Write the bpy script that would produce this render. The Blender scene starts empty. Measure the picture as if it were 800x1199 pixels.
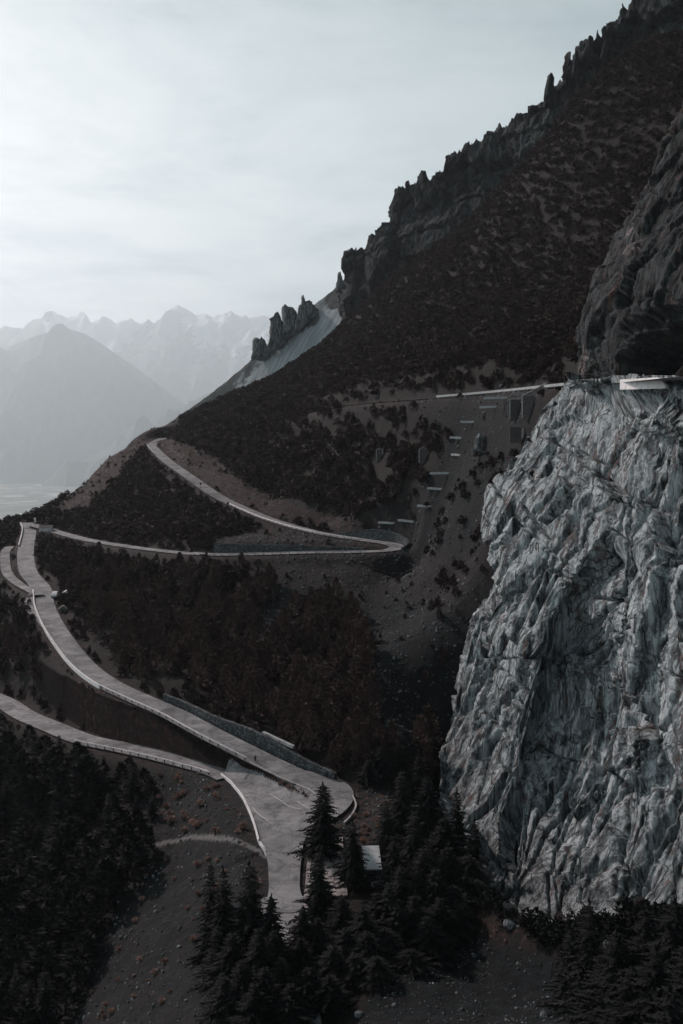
import bpy, bmesh, math, random
import numpy as np
from mathutils import Vector, Matrix
random.seed(7); RNG = np.random.default_rng(7)
F = 1199 * 35 / 36.0            # focal length in photo pixels (35 mm lens, 36 mm tall sensor)
HZ = 500.0                      # eye level row of the photograph
SC = bpy.context.scene
COL = SC.collection
def P(px, py, d):               # a photo pixel at a ground distance d -> metres
    return np.array([(px - 400.0) / F * d, d, (HZ - py) / F * d])
def pix(p):
    p = np.asarray(p); return 400 + p[..., 0] / p[..., 1] * F, HZ - p[..., 2] / p[..., 1] * F
def sstep(a, b, x):
    t = np.clip((x - a) / (b - a), 0, 1); return t * t * (3 - 2 * t)

# ------------------------------------------------------------------ noise
_perm = np.random.default_rng(3).permutation(256).astype(np.int32); _perm = np.concatenate([_perm, _perm, _perm])
_g = np.random.default_rng(5).normal(size=(256, 3)).astype(np.float32); _g /= np.linalg.norm(_g, axis=1)[:, None]
def perlin(x, y, z):
    x = np.asarray(x, np.float32); y = np.asarray(y, np.float32); z = np.broadcast_to(np.asarray(z, np.float32), x.shape)
    xi = np.floor(x); yi = np.floor(y); zi = np.floor(z)
    fx = x - xi; fy = y - yi; fz = z - zi
    xi = xi.astype(np.int32) & 255; yi = yi.astype(np.int32) & 255; zi = zi.astype(np.int32) & 255
    u = fx * fx * fx * (fx * (fx * 6 - 15) + 10); v = fy * fy * fy * (fy * (fy * 6 - 15) + 10); w = fz * fz * fz * (fz * (fz * 6 - 15) + 10)
    def c(dx, dy, dz):
        h = _perm[_perm[_perm[xi + dx] + yi + dy] + zi + dz]
        g = _g[h]
        return g[..., 0] * (fx - dx) + g[..., 1] * (fy - dy) + g[..., 2] * (fz - dz)
    l = lambda a, b, t: a + (b - a) * t
    return 1.5 * l(l(l(c(0,0,0), c(1,0,0), u), l(c(0,1,0), c(1,1,0), u), v), l(l(c(0,0,1), c(1,0,1), u), l(c(0,1,1), c(1,1,1), u), v), w)
def fbm(x, y, z, o=4, ridged=False):
    s = 0; a = 1.0; n = 0
    for i in range(o):
        p = perlin(x * 2 ** i + 17.3 * i, y * 2 ** i + 5.1 * i, z * 2 ** i + 9.7 * i)
        if ridged: p = 1 - 2 * np.abs(p)
        s = s + a * p; n += a; a *= .5
    return s / n

# ------------------------------------------------------------------ object helpers
def props(o, label=None, cat=None, group=None, kind=None):
    if label: o['label'] = label
    if cat: o['category'] = cat
    if group: o['group'] = group
    if kind: o['kind'] = kind
    return o
def link(name, me, mat=None, parent=None, loc=None):
    o = bpy.data.objects.new(name, me); COL.objects.link(o)
    if mat is not None and me is not None and len(me.materials) == 0:
        for m in (mat if isinstance(mat, (list, tuple)) else [mat]): me.materials.append(m)
    if parent is not None: o.parent = parent
    if loc is not None: o.location = loc
    return o
def np_mesh(name, verts, faces, smooth=False):
    """faces: int array (n,3) or (n,4)"""
    me = bpy.data.meshes.new(name)
    verts = np.ascontiguousarray(verts, np.float32); faces = np.ascontiguousarray(faces, np.int32)
    n, k = faces.shape
    me.vertices.add(len(verts)); me.vertices.foreach_set('co', verts.ravel())
    me.loops.add(n * k); me.loops.foreach_set('vertex_index', faces.ravel())
    me.polygons.add(n); me.polygons.foreach_set('loop_start', np.arange(0, n * k, k, dtype=np.int32))
    if smooth: me.polygons.foreach_set('use_smooth', np.ones(n, dtype=bool))
    me.update(calc_edges=True)
    return me
def grid_faces(nr, nc):
    i = np.arange(nr * nc).reshape(nr, nc)
    return np.stack([i[:-1, :-1], i[:-1, 1:], i[1:, 1:], i[1:, :-1]], -1).reshape(-1, 4)
def attr(me, name, vals):
    a = me.attributes.new(name, 'FLOAT', 'POINT'); a.data.foreach_set('value', np.ascontiguousarray(vals, np.float32).ravel())
class MB:                        # collects solids, links them as ONE mesh
    def __init__(s): s.bm = bmesh.new()
    def box(s, c, size, rz=0, bevel=0.0, rx=0):
        r = bmesh.ops.create_cube(s.bm, size=1.0); vs = r['verts']
        M = Matrix.Translation(c) @ Matrix.Rotation(rz, 4, 'Z') @ Matrix.Rotation(rx, 4, 'X') @ Matrix.Diagonal((*size, 1))
        bmesh.ops.transform(s.bm, matrix=M, verts=vs)
        if bevel: bmesh.ops.bevel(s.bm, geom=list({e for v in vs for e in v.link_edges}), offset=bevel, segments=2, affect='EDGES')
        return s
    def cyl(s, a, b, r1, r2=None, n=10):
        a = Vector(a); b = Vector(b); d = b - a
        r = bmesh.ops.create_cone(s.bm, cap_ends=True, segments=n, radius1=r1, radius2=r1 if r2 is None else r2, depth=d.length)
        bmesh.ops.transform(s.bm, matrix=Matrix.Translation((a + b) / 2) @ d.to_track_quat('Z', 'Y').to_matrix().to_4x4(), verts=r['verts']); return s
    def hull(s, pts):
        vs = [s.bm.verts.new(p) for p in pts]
        r = bmesh.ops.convex_hull(s.bm, input=vs)
        bad = [g for g in r['geom_interior'] if isinstance(g, bmesh.types.BMVert)]
        if bad: bmesh.ops.delete(s.bm, geom=bad, context='VERTS')
        return s
    def build(s, name, mat, parent=None, loc=None, smooth=False):
        me = bpy.data.meshes.new(name); bmesh.ops.recalc_face_normals(s.bm, faces=s.bm.faces); s.bm.to_mesh(me); s.bm.free()
        if smooth: me.polygons.foreach_set('use_smooth', [True] * len(me.polygons))
        return link(name, me, mat, parent, loc)
def empty(name, loc, rz=0, label=None, cat=None, group=None):
    o = bpy.data.objects.new(name, None); COL.objects.link(o); o.location = loc; o.rotation_euler = (0, 0, rz); o.empty_display_size = .3
    return props(o, label, cat, group)

# ------------------------------------------------------------------ materials
def new_mat(name):
    m = bpy.data.materials.new(name); m.use_nodes = True; nt = m.node_tree
    b = nt.nodes['Principled BSDF']; b.inputs['Specular IOR Level'].default_value = .25; b.inputs['Roughness'].default_value = .9
    return m, nt, b
def N(nt, t, **kw):
    n = nt.nodes.new(t)
    for k, v in kw.items():
        if k in n.inputs: n.inputs[k].default_value = v
        else: setattr(n, k, v)
    return n
def ramp(nt, fac, stops):
    r = nt.nodes.new('ShaderNodeValToRGB'); e = r.color_ramp.elements
    while len(e) < len(stops): e.new(.5)
    for i, (p, c) in enumerate(stops):
        e[i].position = p; e[i].color = (*c, 1) if len(c) == 3 else c
    nt.links.new(fac, r.inputs[0]); return r.outputs[0]
def mixc(nt, fac, a, b, mode='MIX'):
    m = nt.nodes.new('ShaderNodeMix'); m.data_type = 'RGBA'; m.blend_type = mode
    for s, v in ((m.inputs[0], fac), (m.inputs[6], a), (m.inputs[7], b)):
        if isinstance(v, bpy.types.NodeSocket): nt.links.new(v, s)
        elif isinstance(v, (int, float)): s.default_value = v
        else: s.default_value = (*v, 1)
    return m.outputs[2]
def noise(nt, co, scale, detail=6, rough=.6, dist=0.0):
    n = N(nt, 'ShaderNodeTexNoise', Scale=scale, Detail=detail, Roughness=rough, Distortion=dist)
    if co is not None: nt.links.new(co, n.inputs['Vector'])
    return n.outputs['Fac']
def objco(nt, rot=(0, 0, 0), scale=(1, 1, 1)):
    t = nt.nodes.new('ShaderNodeTexCoord'); m = N(nt, 'ShaderNodeMapping'); m.inputs['Rotation'].default_value = rot; m.inputs['Scale'].default_value = scale
    nt.links.new(t.outputs['Object'], m.inputs[0]); return m.outputs[0]
def bump(nt, b, h, strength, dist=.2):
    n = N(nt, 'ShaderNodeBump', Strength=strength, Distance=dist); nt.links.new(h, n.inputs['Height']); nt.links.new(n.outputs[0], b.inputs['Normal'])
def attrf(nt, name):
    a = nt.nodes.new('ShaderNodeAttribute'); a.attribute_name = name; return a.outputs['Fac']
def mathn(nt, op, a, b=None, clamp=False):
    n = nt.nodes.new('ShaderNodeMath'); n.operation = op; n.use_clamp = clamp
    for s, v in ((n.inputs[0], a), (n.inputs[1], b)):
        if v is None: continue
        if isinstance(v, bpy.types.NodeSocket): nt.links.new(v, s)
        else: s.default_value = v
    return n.outputs[0]

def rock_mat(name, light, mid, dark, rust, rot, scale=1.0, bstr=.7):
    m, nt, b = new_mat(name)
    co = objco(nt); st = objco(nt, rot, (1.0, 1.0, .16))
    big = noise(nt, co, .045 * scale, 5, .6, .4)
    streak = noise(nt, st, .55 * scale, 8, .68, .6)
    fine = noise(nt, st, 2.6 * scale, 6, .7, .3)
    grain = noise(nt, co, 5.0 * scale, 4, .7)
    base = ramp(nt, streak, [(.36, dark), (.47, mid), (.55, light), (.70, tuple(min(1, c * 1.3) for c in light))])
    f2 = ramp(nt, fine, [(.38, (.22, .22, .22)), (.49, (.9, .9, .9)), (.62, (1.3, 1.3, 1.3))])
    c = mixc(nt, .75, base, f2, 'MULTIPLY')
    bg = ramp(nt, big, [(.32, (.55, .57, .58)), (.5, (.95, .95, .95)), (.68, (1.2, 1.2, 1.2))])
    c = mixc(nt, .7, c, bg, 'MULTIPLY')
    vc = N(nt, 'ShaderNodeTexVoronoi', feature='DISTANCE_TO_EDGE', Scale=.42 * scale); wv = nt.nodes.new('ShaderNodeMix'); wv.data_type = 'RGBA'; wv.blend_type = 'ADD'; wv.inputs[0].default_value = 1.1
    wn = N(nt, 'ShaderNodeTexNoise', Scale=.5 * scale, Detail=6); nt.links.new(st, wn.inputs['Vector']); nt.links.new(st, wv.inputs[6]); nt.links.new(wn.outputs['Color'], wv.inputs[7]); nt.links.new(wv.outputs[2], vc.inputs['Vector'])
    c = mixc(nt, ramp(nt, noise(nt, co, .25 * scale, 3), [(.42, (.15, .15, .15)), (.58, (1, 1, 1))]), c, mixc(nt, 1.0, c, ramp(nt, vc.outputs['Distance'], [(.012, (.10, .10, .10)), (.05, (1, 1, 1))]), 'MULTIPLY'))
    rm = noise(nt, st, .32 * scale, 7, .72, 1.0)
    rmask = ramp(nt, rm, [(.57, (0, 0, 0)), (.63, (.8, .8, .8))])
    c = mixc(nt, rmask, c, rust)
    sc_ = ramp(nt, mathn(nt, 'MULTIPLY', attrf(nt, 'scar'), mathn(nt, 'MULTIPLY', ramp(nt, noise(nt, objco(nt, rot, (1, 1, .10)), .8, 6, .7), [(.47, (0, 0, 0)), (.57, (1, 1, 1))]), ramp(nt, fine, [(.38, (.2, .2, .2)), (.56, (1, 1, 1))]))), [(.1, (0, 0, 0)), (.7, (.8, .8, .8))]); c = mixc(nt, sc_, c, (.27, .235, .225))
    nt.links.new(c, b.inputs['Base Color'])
    h = mathn(nt, 'ADD', mathn(nt, 'MULTIPLY', streak, 1.6), mathn(nt, 'ADD', fine, mathn(nt, 'MULTIPLY', grain, .35)))
    bump(nt, b, h, bstr, .5 / scale)
    return m
STRATA = (math.radians(10), math.radians(-33), 0)
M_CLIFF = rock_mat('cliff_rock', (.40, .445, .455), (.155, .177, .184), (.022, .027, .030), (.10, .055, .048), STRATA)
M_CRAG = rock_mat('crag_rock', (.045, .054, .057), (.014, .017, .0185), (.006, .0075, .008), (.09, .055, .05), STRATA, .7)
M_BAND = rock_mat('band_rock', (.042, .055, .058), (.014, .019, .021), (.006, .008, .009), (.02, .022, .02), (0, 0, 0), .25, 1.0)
M_STONE = rock_mat('stone', (.24, .27, .28), (.11, .125, .13), (.035, .042, .044), (.12, .08, .07), (0, 0, 0), 2.0, .4)

def ground_mat():
    m, nt, b = new_mat('hillside_ground'); co = objco(nt)
    n1 = noise(nt, co, .12, 6, .62); n2 = noise(nt, co, .9, 7, .7); n3 = noise(nt, co, 4.5, 5, .75)
    scree = ramp(nt, n3, [(.40, (.0024, .0042, .005)), (.54, (.005, .009, .0106)), (.66, (.012, .020, .0225)), (.79, (.07, .095, .10))])
    scree = mixc(nt, .55, scree, ramp(nt, n1, [(.3, (.5, .5, .5)), (.7, (1.15, 1.15, 1.15))]), 'MULTIPLY')
    n4 = noise(nt, co, .38, 8, .72, .6); scree = mixc(nt, .9, scree, ramp(nt, n4, [(.36, (.35, .36, .37)), (.5, (.95, .95, .95)), (.64, (1.9, 1.9, 1.9))]), 'MULTIPLY')
    red = ramp(nt, n2, [(.36, (.009, .0062, .0058)), (.52, (.028, .0172, .016)), (.68, (.10, .06, .053))])
    soil = ramp(nt, n2, [(.3, (.006, .005, .005)), (.6, (.013, .0098, .0094)), (.75, (.028, .020, .0185))])
    ra = mathn(nt, 'MULTIPLY', attrf(nt, 'red'), ramp(nt, noise(nt, co, .45, 6, .7), [(.38, (0, 0, 0)), (.56, (1, 1, 1))]))
    c = mixc(nt, attrf(nt, 'forest'), scree, soil); c = mixc(nt, ra, c, red)
    c = mixc(nt, attrf(nt, 'path'), c, (.19, .185, .18))
    nt.links.new(c, b.inputs['Base Color'])
    bump(nt, b, mathn(nt, 'ADD', n3, mathn(nt, 'MULTIPLY', n2, 2.0)), .7, .35)
    return m
M_GROUND = ground_mat()
def scree_mat():
    m, nt, b = new_mat('far_scree'); st = objco(nt, (0, 0, math.radians(-35)), (.12, 1, .12)); co = objco(nt)
    s = noise(nt, st, .35, 6, .7, .3)
    veg = noise(nt, co, .03, 7, .7)
    c = ramp(nt, s, [(.3, (.16, .19, .20)), (.5, (.26, .30, .31)), (.62, (.36, .40, .41)), (.72, (.5, .52, .53))])
    vm = mathn(nt, 'ADD', mathn(nt, 'MULTIPLY', mathn(nt, 'SUBTRACT', veg, .5), 2.0), attrf(nt, 'veg'), True)
    g = ramp(nt, noise(nt, co, .5, 4, .7), [(.35, (.022, .03, .032)), (.65, (.06, .075, .078))])
    c = mixc(nt, ramp(nt, vm, [(.4, (0, 0, 0)), (.6, (1, 1, 1))]), c, g)
    nt.links.new(c, b.inputs['Base Color']); bump(nt, b, s, .5, 1.0); return m
def asphalt():
    m, nt, b = new_mat('old_asphalt'); co = objco(nt)
    n1 = noise(nt, co, .16, 5, .65, .5); n2 = noise(nt, co, 1.3, 5, .6); n3 = noise(nt, co, 14, 3, .6)
    c = ramp(nt, n1, [(.32, (.13, .133, .137)), (.5, (.235, .238, .242)), (.66, (.345, .345, .347))])
    c = mixc(nt, .5, c, ramp(nt, n2, [(.3, (.72, .72, .72)), (.7, (1.15, 1.15, 1.15))]), 'MULTIPLY')
    v = N(nt, 'ShaderNodeTexVoronoi', feature='DISTANCE_TO_EDGE', Scale=.3, Randomness=1.0)
    w = mixc(nt, .25, co, N(nt, 'ShaderNodeTexNoise', Scale=.8).outputs['Color'], 'ADD'); nt.links.new(w, v.inputs['Vector'])
    crack = ramp(nt, v.outputs['Distance'], [(.004, (.35, .35, .35)), (.012, (1, 1, 1))])
    c = mixc(nt, .8, c, crack, 'MULTIPLY')
    pt = noise(nt, co, .35, 3, .5, 1.2); c = mixc(nt, ramp(nt, pt, [(.56, (0, 0, 0)), (.585, (.8, .8, .8))]), c, mixc(nt, 1.0, c, (.62, .63, .65), 'MULTIPLY')); c = mixc(nt, .7, c, ramp(nt, n3, [(.3, (.75, .75, .75)), (.7, (1.2, 1.2, 1.2))]), 'MULTIPLY')
    nt.links.new(c, b.inputs['Base Color']); b.inputs['Roughness'].default_value = .8; bump(nt, b, n3, .15, .02); return m
M_ASPH = asphalt()
def plain(name, col, var=.25, scale=2.0, rough=.85, bs=.2, metal=0.0, dirt=None):
    m, nt, b = new_mat(name); co = objco(nt); n = noise(nt, co, scale, 6, .65, .3)
    lo = tuple(c * (1 - var) for c in col); hi = tuple(min(1, c * (1 + var)) for c in col)
    c = ramp(nt, n, [(.3, lo), (.7, hi)])
    if dirt: c = mixc(nt, ramp(nt, noise(nt, co, scale * .35, 7, .75, .8), [(.52, (0, 0, 0)), (.64, (.8, .8, .8))]), c, dirt)
    nt.links.new(c, b.inputs['Base Color']); b.inputs['Roughness'].default_value = rough; b.inputs['Metallic'].default_value = metal
    bump(nt, b, n, bs, .05); return m
M_RAIL = plain('galvanised_rail', (.42, .42, .43), .3, 1.5, .5, .1, .2)
M_POST = plain('rail_post', (.055, .05, .05), .3, 3)
M_RUSTRAIL = plain('rusty_rail', (.11, .085, .08), .35, 2, .8)
M_WHITE = plain('white_render', (.78, .76, .76), .1, 1.0, .8, .1, dirt=(.5, .47, .46))
M_PARAPET = plain('pale_concrete', (.62, .64, .65), .15, 1.2, .85, .2, dirt=(.34, .36, .36))
M_CONC = plain('grey_concrete', (.40, .39, .39), .25, 1.0, .9, .3, dirt=(.14, .13, .13))
M_CONCD = plain('dark_concrete', (.085, .08, .08), .3, 1.0, .9, .3)
M_WORN = None
M_LINE = plain('worn_line_paint', (.62, .62, .60), .2, 3, .7, .05, dirt=(.28, .28, .28))
M_WOOD = plain('weathered_wood', (.16, .15, .145), .35, 3, .9, .3)
M_PLAZA = plain('plaza_paving', (.30, .275, .27), .2, .8, .85, .1, dirt=(.22, .195, .19))
M_STRIP = plain('timber_edge', (.33, .35, .355), .35, 1.2, .9, .2)
M_BARK = plain('bark', (.05, .04, .037), .4, 3, .95, .4)
M_ROOF = plain('roof_sheet', (.07, .062, .06), .3, 2, .8)
M_GLASS = plain('dark_glass', (.02, .022, .025), .1, 1, .15, 0)
M_RUBBER = plain('tyre_rubber', (.02, .02, .02), .1, 3, .9)
M_CARW = plain('white_car_paint', (.75, .75, .75), .03, 1, .35, 0)
M_CLOTH = plain('dark_clothing', (.02, .02, .022), .3, 6, .9)
M_SKIN = plain('skin', (.35, .22, .17), .05, 5, .6, 0)
def drystone():
    m, nt, b = new_mat('drystone'); co = objco(nt, (0, 0, 0), (1, 1, 1.5))
    v = N(nt, 'ShaderNodeTexVoronoi', Scale=2.0); nt.links.new(co, v.inputs['Vector'])
    e = N(nt, 'ShaderNodeTexVoronoi', feature='DISTANCE_TO_EDGE', Scale=2.0); nt.links.new(co, e.inputs['Vector'])
    sep = nt.nodes.new('ShaderNodeSeparateColor'); nt.links.new(v.outputs['Color'], sep.inputs[0])
    c = ramp(nt, sep.outputs[0], [(0, (.04, .047, .05)), (.6, (.085, .098, .10)), (1, (.17, .185, .19))])
    c = mixc(nt, 1.0, c, ramp(nt, e.outputs['Distance'], [(.02, (.25, .25, .25)), (.09, (1, 1, 1))]), 'MULTIPLY')
    nt.links.new(c, b.inputs['Base Color']); bump(nt, b, ramp(nt, e.outputs['Distance'], [(0, (0, 0, 0)), (.15, (1, 1, 1))]), .8, .12); return m
M_DRY = drystone()
def leaf_mat(name, dark, lite, rnd=True, scale=.25):
    m, nt, b = new_mat(name); co = objco(nt)
    n = noise(nt, co, scale, 5, .7)
    c = ramp(nt, n, [(.3, dark), (.7, lite)])
    if rnd:
        oi = nt.nodes.new('ShaderNodeObjectInfo')
        c = mixc(nt, .6, c, ramp(nt, oi.outputs['Random'], [(0, (.6, .6, .6)), (1, (1.35, 1.25, 1.2))]), 'MULTIPLY')
    nt.links.new(c, b.inputs['Base Color']); b.inputs['Roughness'].default_value = .85; b.inputs['Specular IOR Level'].default_value = .1
    return m
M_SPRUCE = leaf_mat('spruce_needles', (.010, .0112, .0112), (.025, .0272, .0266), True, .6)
M_PINE = leaf_mat('pine_needles', (.058, .040, .037), (.165, .112, .103), True, .8)
M_SCRUB = leaf_mat('scrub_needles', (.018, .013, .0125), (.075, .048, .045), False, .16)
M_DRYG = leaf_mat('dry_grass', (.26, .18, .155), (.52, .37, .32), True, .5)

# ------------------------------------------------------------------ camera, world, sun, haze
cam = bpy.data.cameras.new('camera'); co_ = bpy.data.objects.new('camera', cam); COL.objects.link(co_); SC.camera = co_
co_.location = (0, 0, 0); co_.rotation_euler = (math.radians(90), 0, 0)
cam.sensor_fit = 'VERTICAL'; cam.sensor_height = 36; cam.lens = 35; cam.shift_y = -(1199 / 2 - HZ) / 1199; cam.clip_start = .5; cam.clip_end = 90000
SUN_AZ, SUN_EL = math.radians(-43), math.radians(34)      # azimuth from +Y, towards +X positive
sd = Vector((math.sin(SUN_AZ) * math.cos(SUN_EL), math.cos(SUN_AZ) * math.cos(SUN_EL), math.sin(SUN_EL)))
sun = bpy.data.lights.new('sun', 'SUN'); sun.energy = 3.3; sun.angle = math.radians(1.5); sun.color = (1.0, .82, .79)
so = bpy.data.objects.new('sun', sun); COL.objects.link(so); so.rotation_euler = sd.to_track_quat('Z', 'Y').to_euler(); so.location = (0, 0, 500)
def build_world():
    w = bpy.data.worlds.new('World'); SC.world = w; w.use_nodes = True; nt = w.node_tree; nt.nodes.clear()
    out = nt.nodes.new('ShaderNodeOutputWorld'); bg = nt.nodes.new('ShaderNodeBackground')
    sky = nt.nodes.new('ShaderNodeTexSky'); sky.sky_type = 'NISHITA'; sky.sun_disc = False; sky.sun_elevation = SUN_EL; sky.sun_rotation = SUN_AZ
    sky.altitude = 1800; sky.dust_density = 2
    tc = nt.nodes.new('ShaderNodeTexCoord'); nrm = nt.nodes.new('ShaderNodeVectorMath'); nrm.operation = 'NORMALIZE'; nt.links.new(tc.outputs['Generated'], nrm.inputs[0])
    def dot(v):
        d = nt.nodes.new('ShaderNodeVectorMath'); d.operation = 'DOT_PRODUCT'; nt.links.new(nrm.outputs[0], d.inputs[0]); d.inputs[1].default_value = Vector(v).normalized(); return d.outputs['Value']
    # cloud sheet: brightest low left, raised off frame to light the cliff, dimmed behind
    g = dot((-.93, .36, .12))
    sheet = ramp(nt, mathn(nt, 'ADD', mathn(nt, 'MULTIPLY', g, .5), .5), WORLD_STOPS)
    # cloud texture on a flat layer: direction divided by its height
    sx = nt.nodes.new('ShaderNodeSeparateXYZ'); nt.links.new(nrm.outputs[0], sx.inputs[0])
    zc = mathn(nt, 'ADD', mathn(nt, 'MAXIMUM', sx.outputs['Z'], 0.0), .12)
    cx = nt.nodes.new('ShaderNodeCombineXYZ'); nt.links.new(mathn(nt, 'DIVIDE', sx.outputs['X'], zc), cx.inputs[0]); nt.links.new(mathn(nt, 'DIVIDE', sx.outputs['Y'], zc), cx.inputs[1])
    n1 = noise(nt, cx.outputs[0], 1.3, 10, .6, .25)
    cl = ramp(nt, n1, [(.34, (.62, .67, .69)), (.45, (.84, .87, .88)), (.55, (1.0, 1.0, 1.0)), (.66, (1.08, 1.07, 1.06))])
    c = mixc(nt, CLOUD_MIX, sheet, cl, 'MULTIPLY')
    over = ramp(nt, sx.outputs['Z'], [(.17, (1, 1, 1)), (.30, (.86, .88, .885)), (.40, (.70, .74, .75)), (.52, (.26, .30, .32)), (.8, (.09, .11, .12))])   # greyer towards the top, then dimmed out of frame to darken the ground
    c = mixc(nt, 1.0, c, over, 'MULTIPLY')
    c = mixc(nt, .06, c, sky.outputs[0])         # a little of the blue sky between
    # clouds are expressed in sky-texture units: strength 0.1 brings both to the picture
    nt.links.new(c, bg.inputs['Color']); bg.inputs['Strength'].default_value = .1
    nt.links.new(bg.outputs[0], out.inputs[0])
WORLD_STOPS = [(.0, (.6, .85, .95)), (.40, (1.5, 2.1, 2.35)), (.53, (6.3, 7.2, 7.4)), (.70, (8.2, 8.9, 9.0)), (.82, (10.2, 10.5, 10.5)), (.92, (14, 14.8, 15)), (1.0, (24, 25.5, 26))]
CLOUD_MIX = .9
build_world()
def build_haze():
    mb = MB(); mb.box((0, 17000, 1500), (76000, 54000, 5200))
    m = bpy.data.materials.new('haze_air'); m.use_nodes = True; nt = m.node_tree; nt.nodes.clear()
    out = nt.nodes.new('ShaderNodeOutputMaterial'); v = nt.nodes.new('ShaderNodeVolumePrincipled')
    v.inputs['Color'].default_value = (.84, .955, 1, 1); v.inputs['Density'].default_value = HAZE; v.inputs['Anisotropy'].default_value = .5
    nt.links.new(v.outputs[0], out.inputs['Volume']); m.cycles.homogeneous_volume = True; m.cycles.volume_sampling = 'DISTANCE'
    o = mb.build('haze', m); props(o, 'pale blue mountain haze filling the valley', None, None, 'stuff'); o.display_type = 'WIRE'
HAZE = 4.6e-5
build_haze()
vs = SC.view_settings; vs.view_transform = 'Standard'; vs.look = 'None'; vs.exposure = 0; vs.gamma = 1
cy = SC.cycles; cy.use_denoising = True; cy.denoiser = 'OPENIMAGEDENOISE'; cy.denoising_input_passes = 'RGB_ALBEDO_NORMAL'; cy.denoising_prefilter = 'ACCURATE'; cy.volume_bounces = 4; cy.max_bounces = 6; cy.diffuse_bounces = 3; cy.transparent_max_bounces = 6
cy.use_adaptive_sampling = True; cy.adaptive_threshold = .01

# ------------------------------------------------------------------ roads (photo pixel, distance)
ROADS = {   # name: (half width, points)
 'middle_road': (2.75, [(31,612,425),(34,619,410),(30,649,345),(34,671,312),(49,690,288),(52,709,272),(64,735,250),(82,761,232),(102,784,219),(131,803,206.5),(169,821,197),(202,835,190),(246,859,180.5),(294,883,172.5),(338,905,166.5),(376,921,162)]),
 'lower_road': (2.75, [(376,921,162),(392,934,158),(397,945,154.5),(385,957,151),(355,956,151.5),(325,940,157.5),(290,921,164.5),(259,905,173),(207,889,181),(150,877,189.5),(100,866,197),(60,851,209),(30,838,219),(0,820,234),(-60,798,252),(-120,780,268)]),
 'side_road': (3.0, [(322,945,156),(330,965,150),(333,1000,140),(334,1050,127),(336,1100,116.6),(340,1180,103),(346,1290,88)]),
 'upper_road': (2.5, [(36,614,415),(60,621,402),(92,630,375),(124,636,347),(180,644,318),(244,649.5,296),(303,649,290.5),(360,647,287),(430,646.5,283),(455,645,282),(466,640,286),(455,636,291.5),(430,633,297),(377,625,310),(325,611.5,330),(290,598,348),(255,581,370),(220,557,405),(198,541.5,440),(182,527,495),(178,520.5,542),(184,516.5,560),(192,513,575)]),
 'top_road': (2.6, [(186,516.5,556),(205,514.5,540),(225,511.5,520),(259,507,500),(300,499.5,465),(340,492,430),(400,477,380),(450,471.5,348),(495,468.5,320),(530,466,300),(590,461,270),(650,455.5,230),(700,451,200),(740,449,166),(775,446,142),(840,440,118)]),
 'junction': (3.4, [(283,921,165.5),(300,935,159),(313,955,152.5),(322,985,143.5)]),
 'paved_yard': (2.5, [(381,980,143.8),(382,1010,135.2),(384,1050,125.4)]),
 'branch_lane': (1.6, [(46,697,280),(37,692,287),(22,684,300),(9,672,318),(6,656,338),(7,645,358),(12,640,372)]),
}
def catmull(pts, step):
    pts = np.array(pts, float); n = len(pts); out = []
    ext = np.vstack([2 * pts[0] - pts[1], pts, 2 * pts[-1] - pts[-2]])
    for i in range(n - 1):
        p0, p1, p2, p3 = ext[i:i + 4]
        k = max(2, int(np.linalg.norm(p2 - p1) / step))
        # centripetal-ish: plain Catmull-Rom with tension for uneven spacing
        l0 = np.linalg.norm(p1 - p0) ** .5; l1 = np.linalg.norm(p2 - p1) ** .5; l2 = np.linalg.norm(p3 - p2) ** .5
        m1 = (p2 - p1) + l1 * ((p1 - p0) / l0 - (p2 - p0) / (l0 + l1)) if l0 > 0 else p2 - p1
        m2 = (p2 - p1) + l1 * ((p3 - p2) / l2 - (p3 - p1) / (l1 + l2)) if l2 > 0 else p2 - p1
        for t in np.arange(k) / k:
            t2, t3 = t * t, t ** 3
            out.append((2*t3 - 3*t2 + 1) * p1 + (t3 - 2*t2 + t) * m1 + (-2*t3 + 3*t2) * p2 + (t3 - t2) * m2)
    out.append(pts[-1]); return np.array(out)
CL = {}
for k, (hw, pts) in ROADS.items():
    CL[k] = catmull([P(*p) for p in pts], 1.5)
    z = CL[k][:, 2].copy()
    for _ in range(30): z[1:-1] = (z[:-2] + 2 * z[1:-1] + z[2:]) / 4
    CL[k][:, 2] = z

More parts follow.
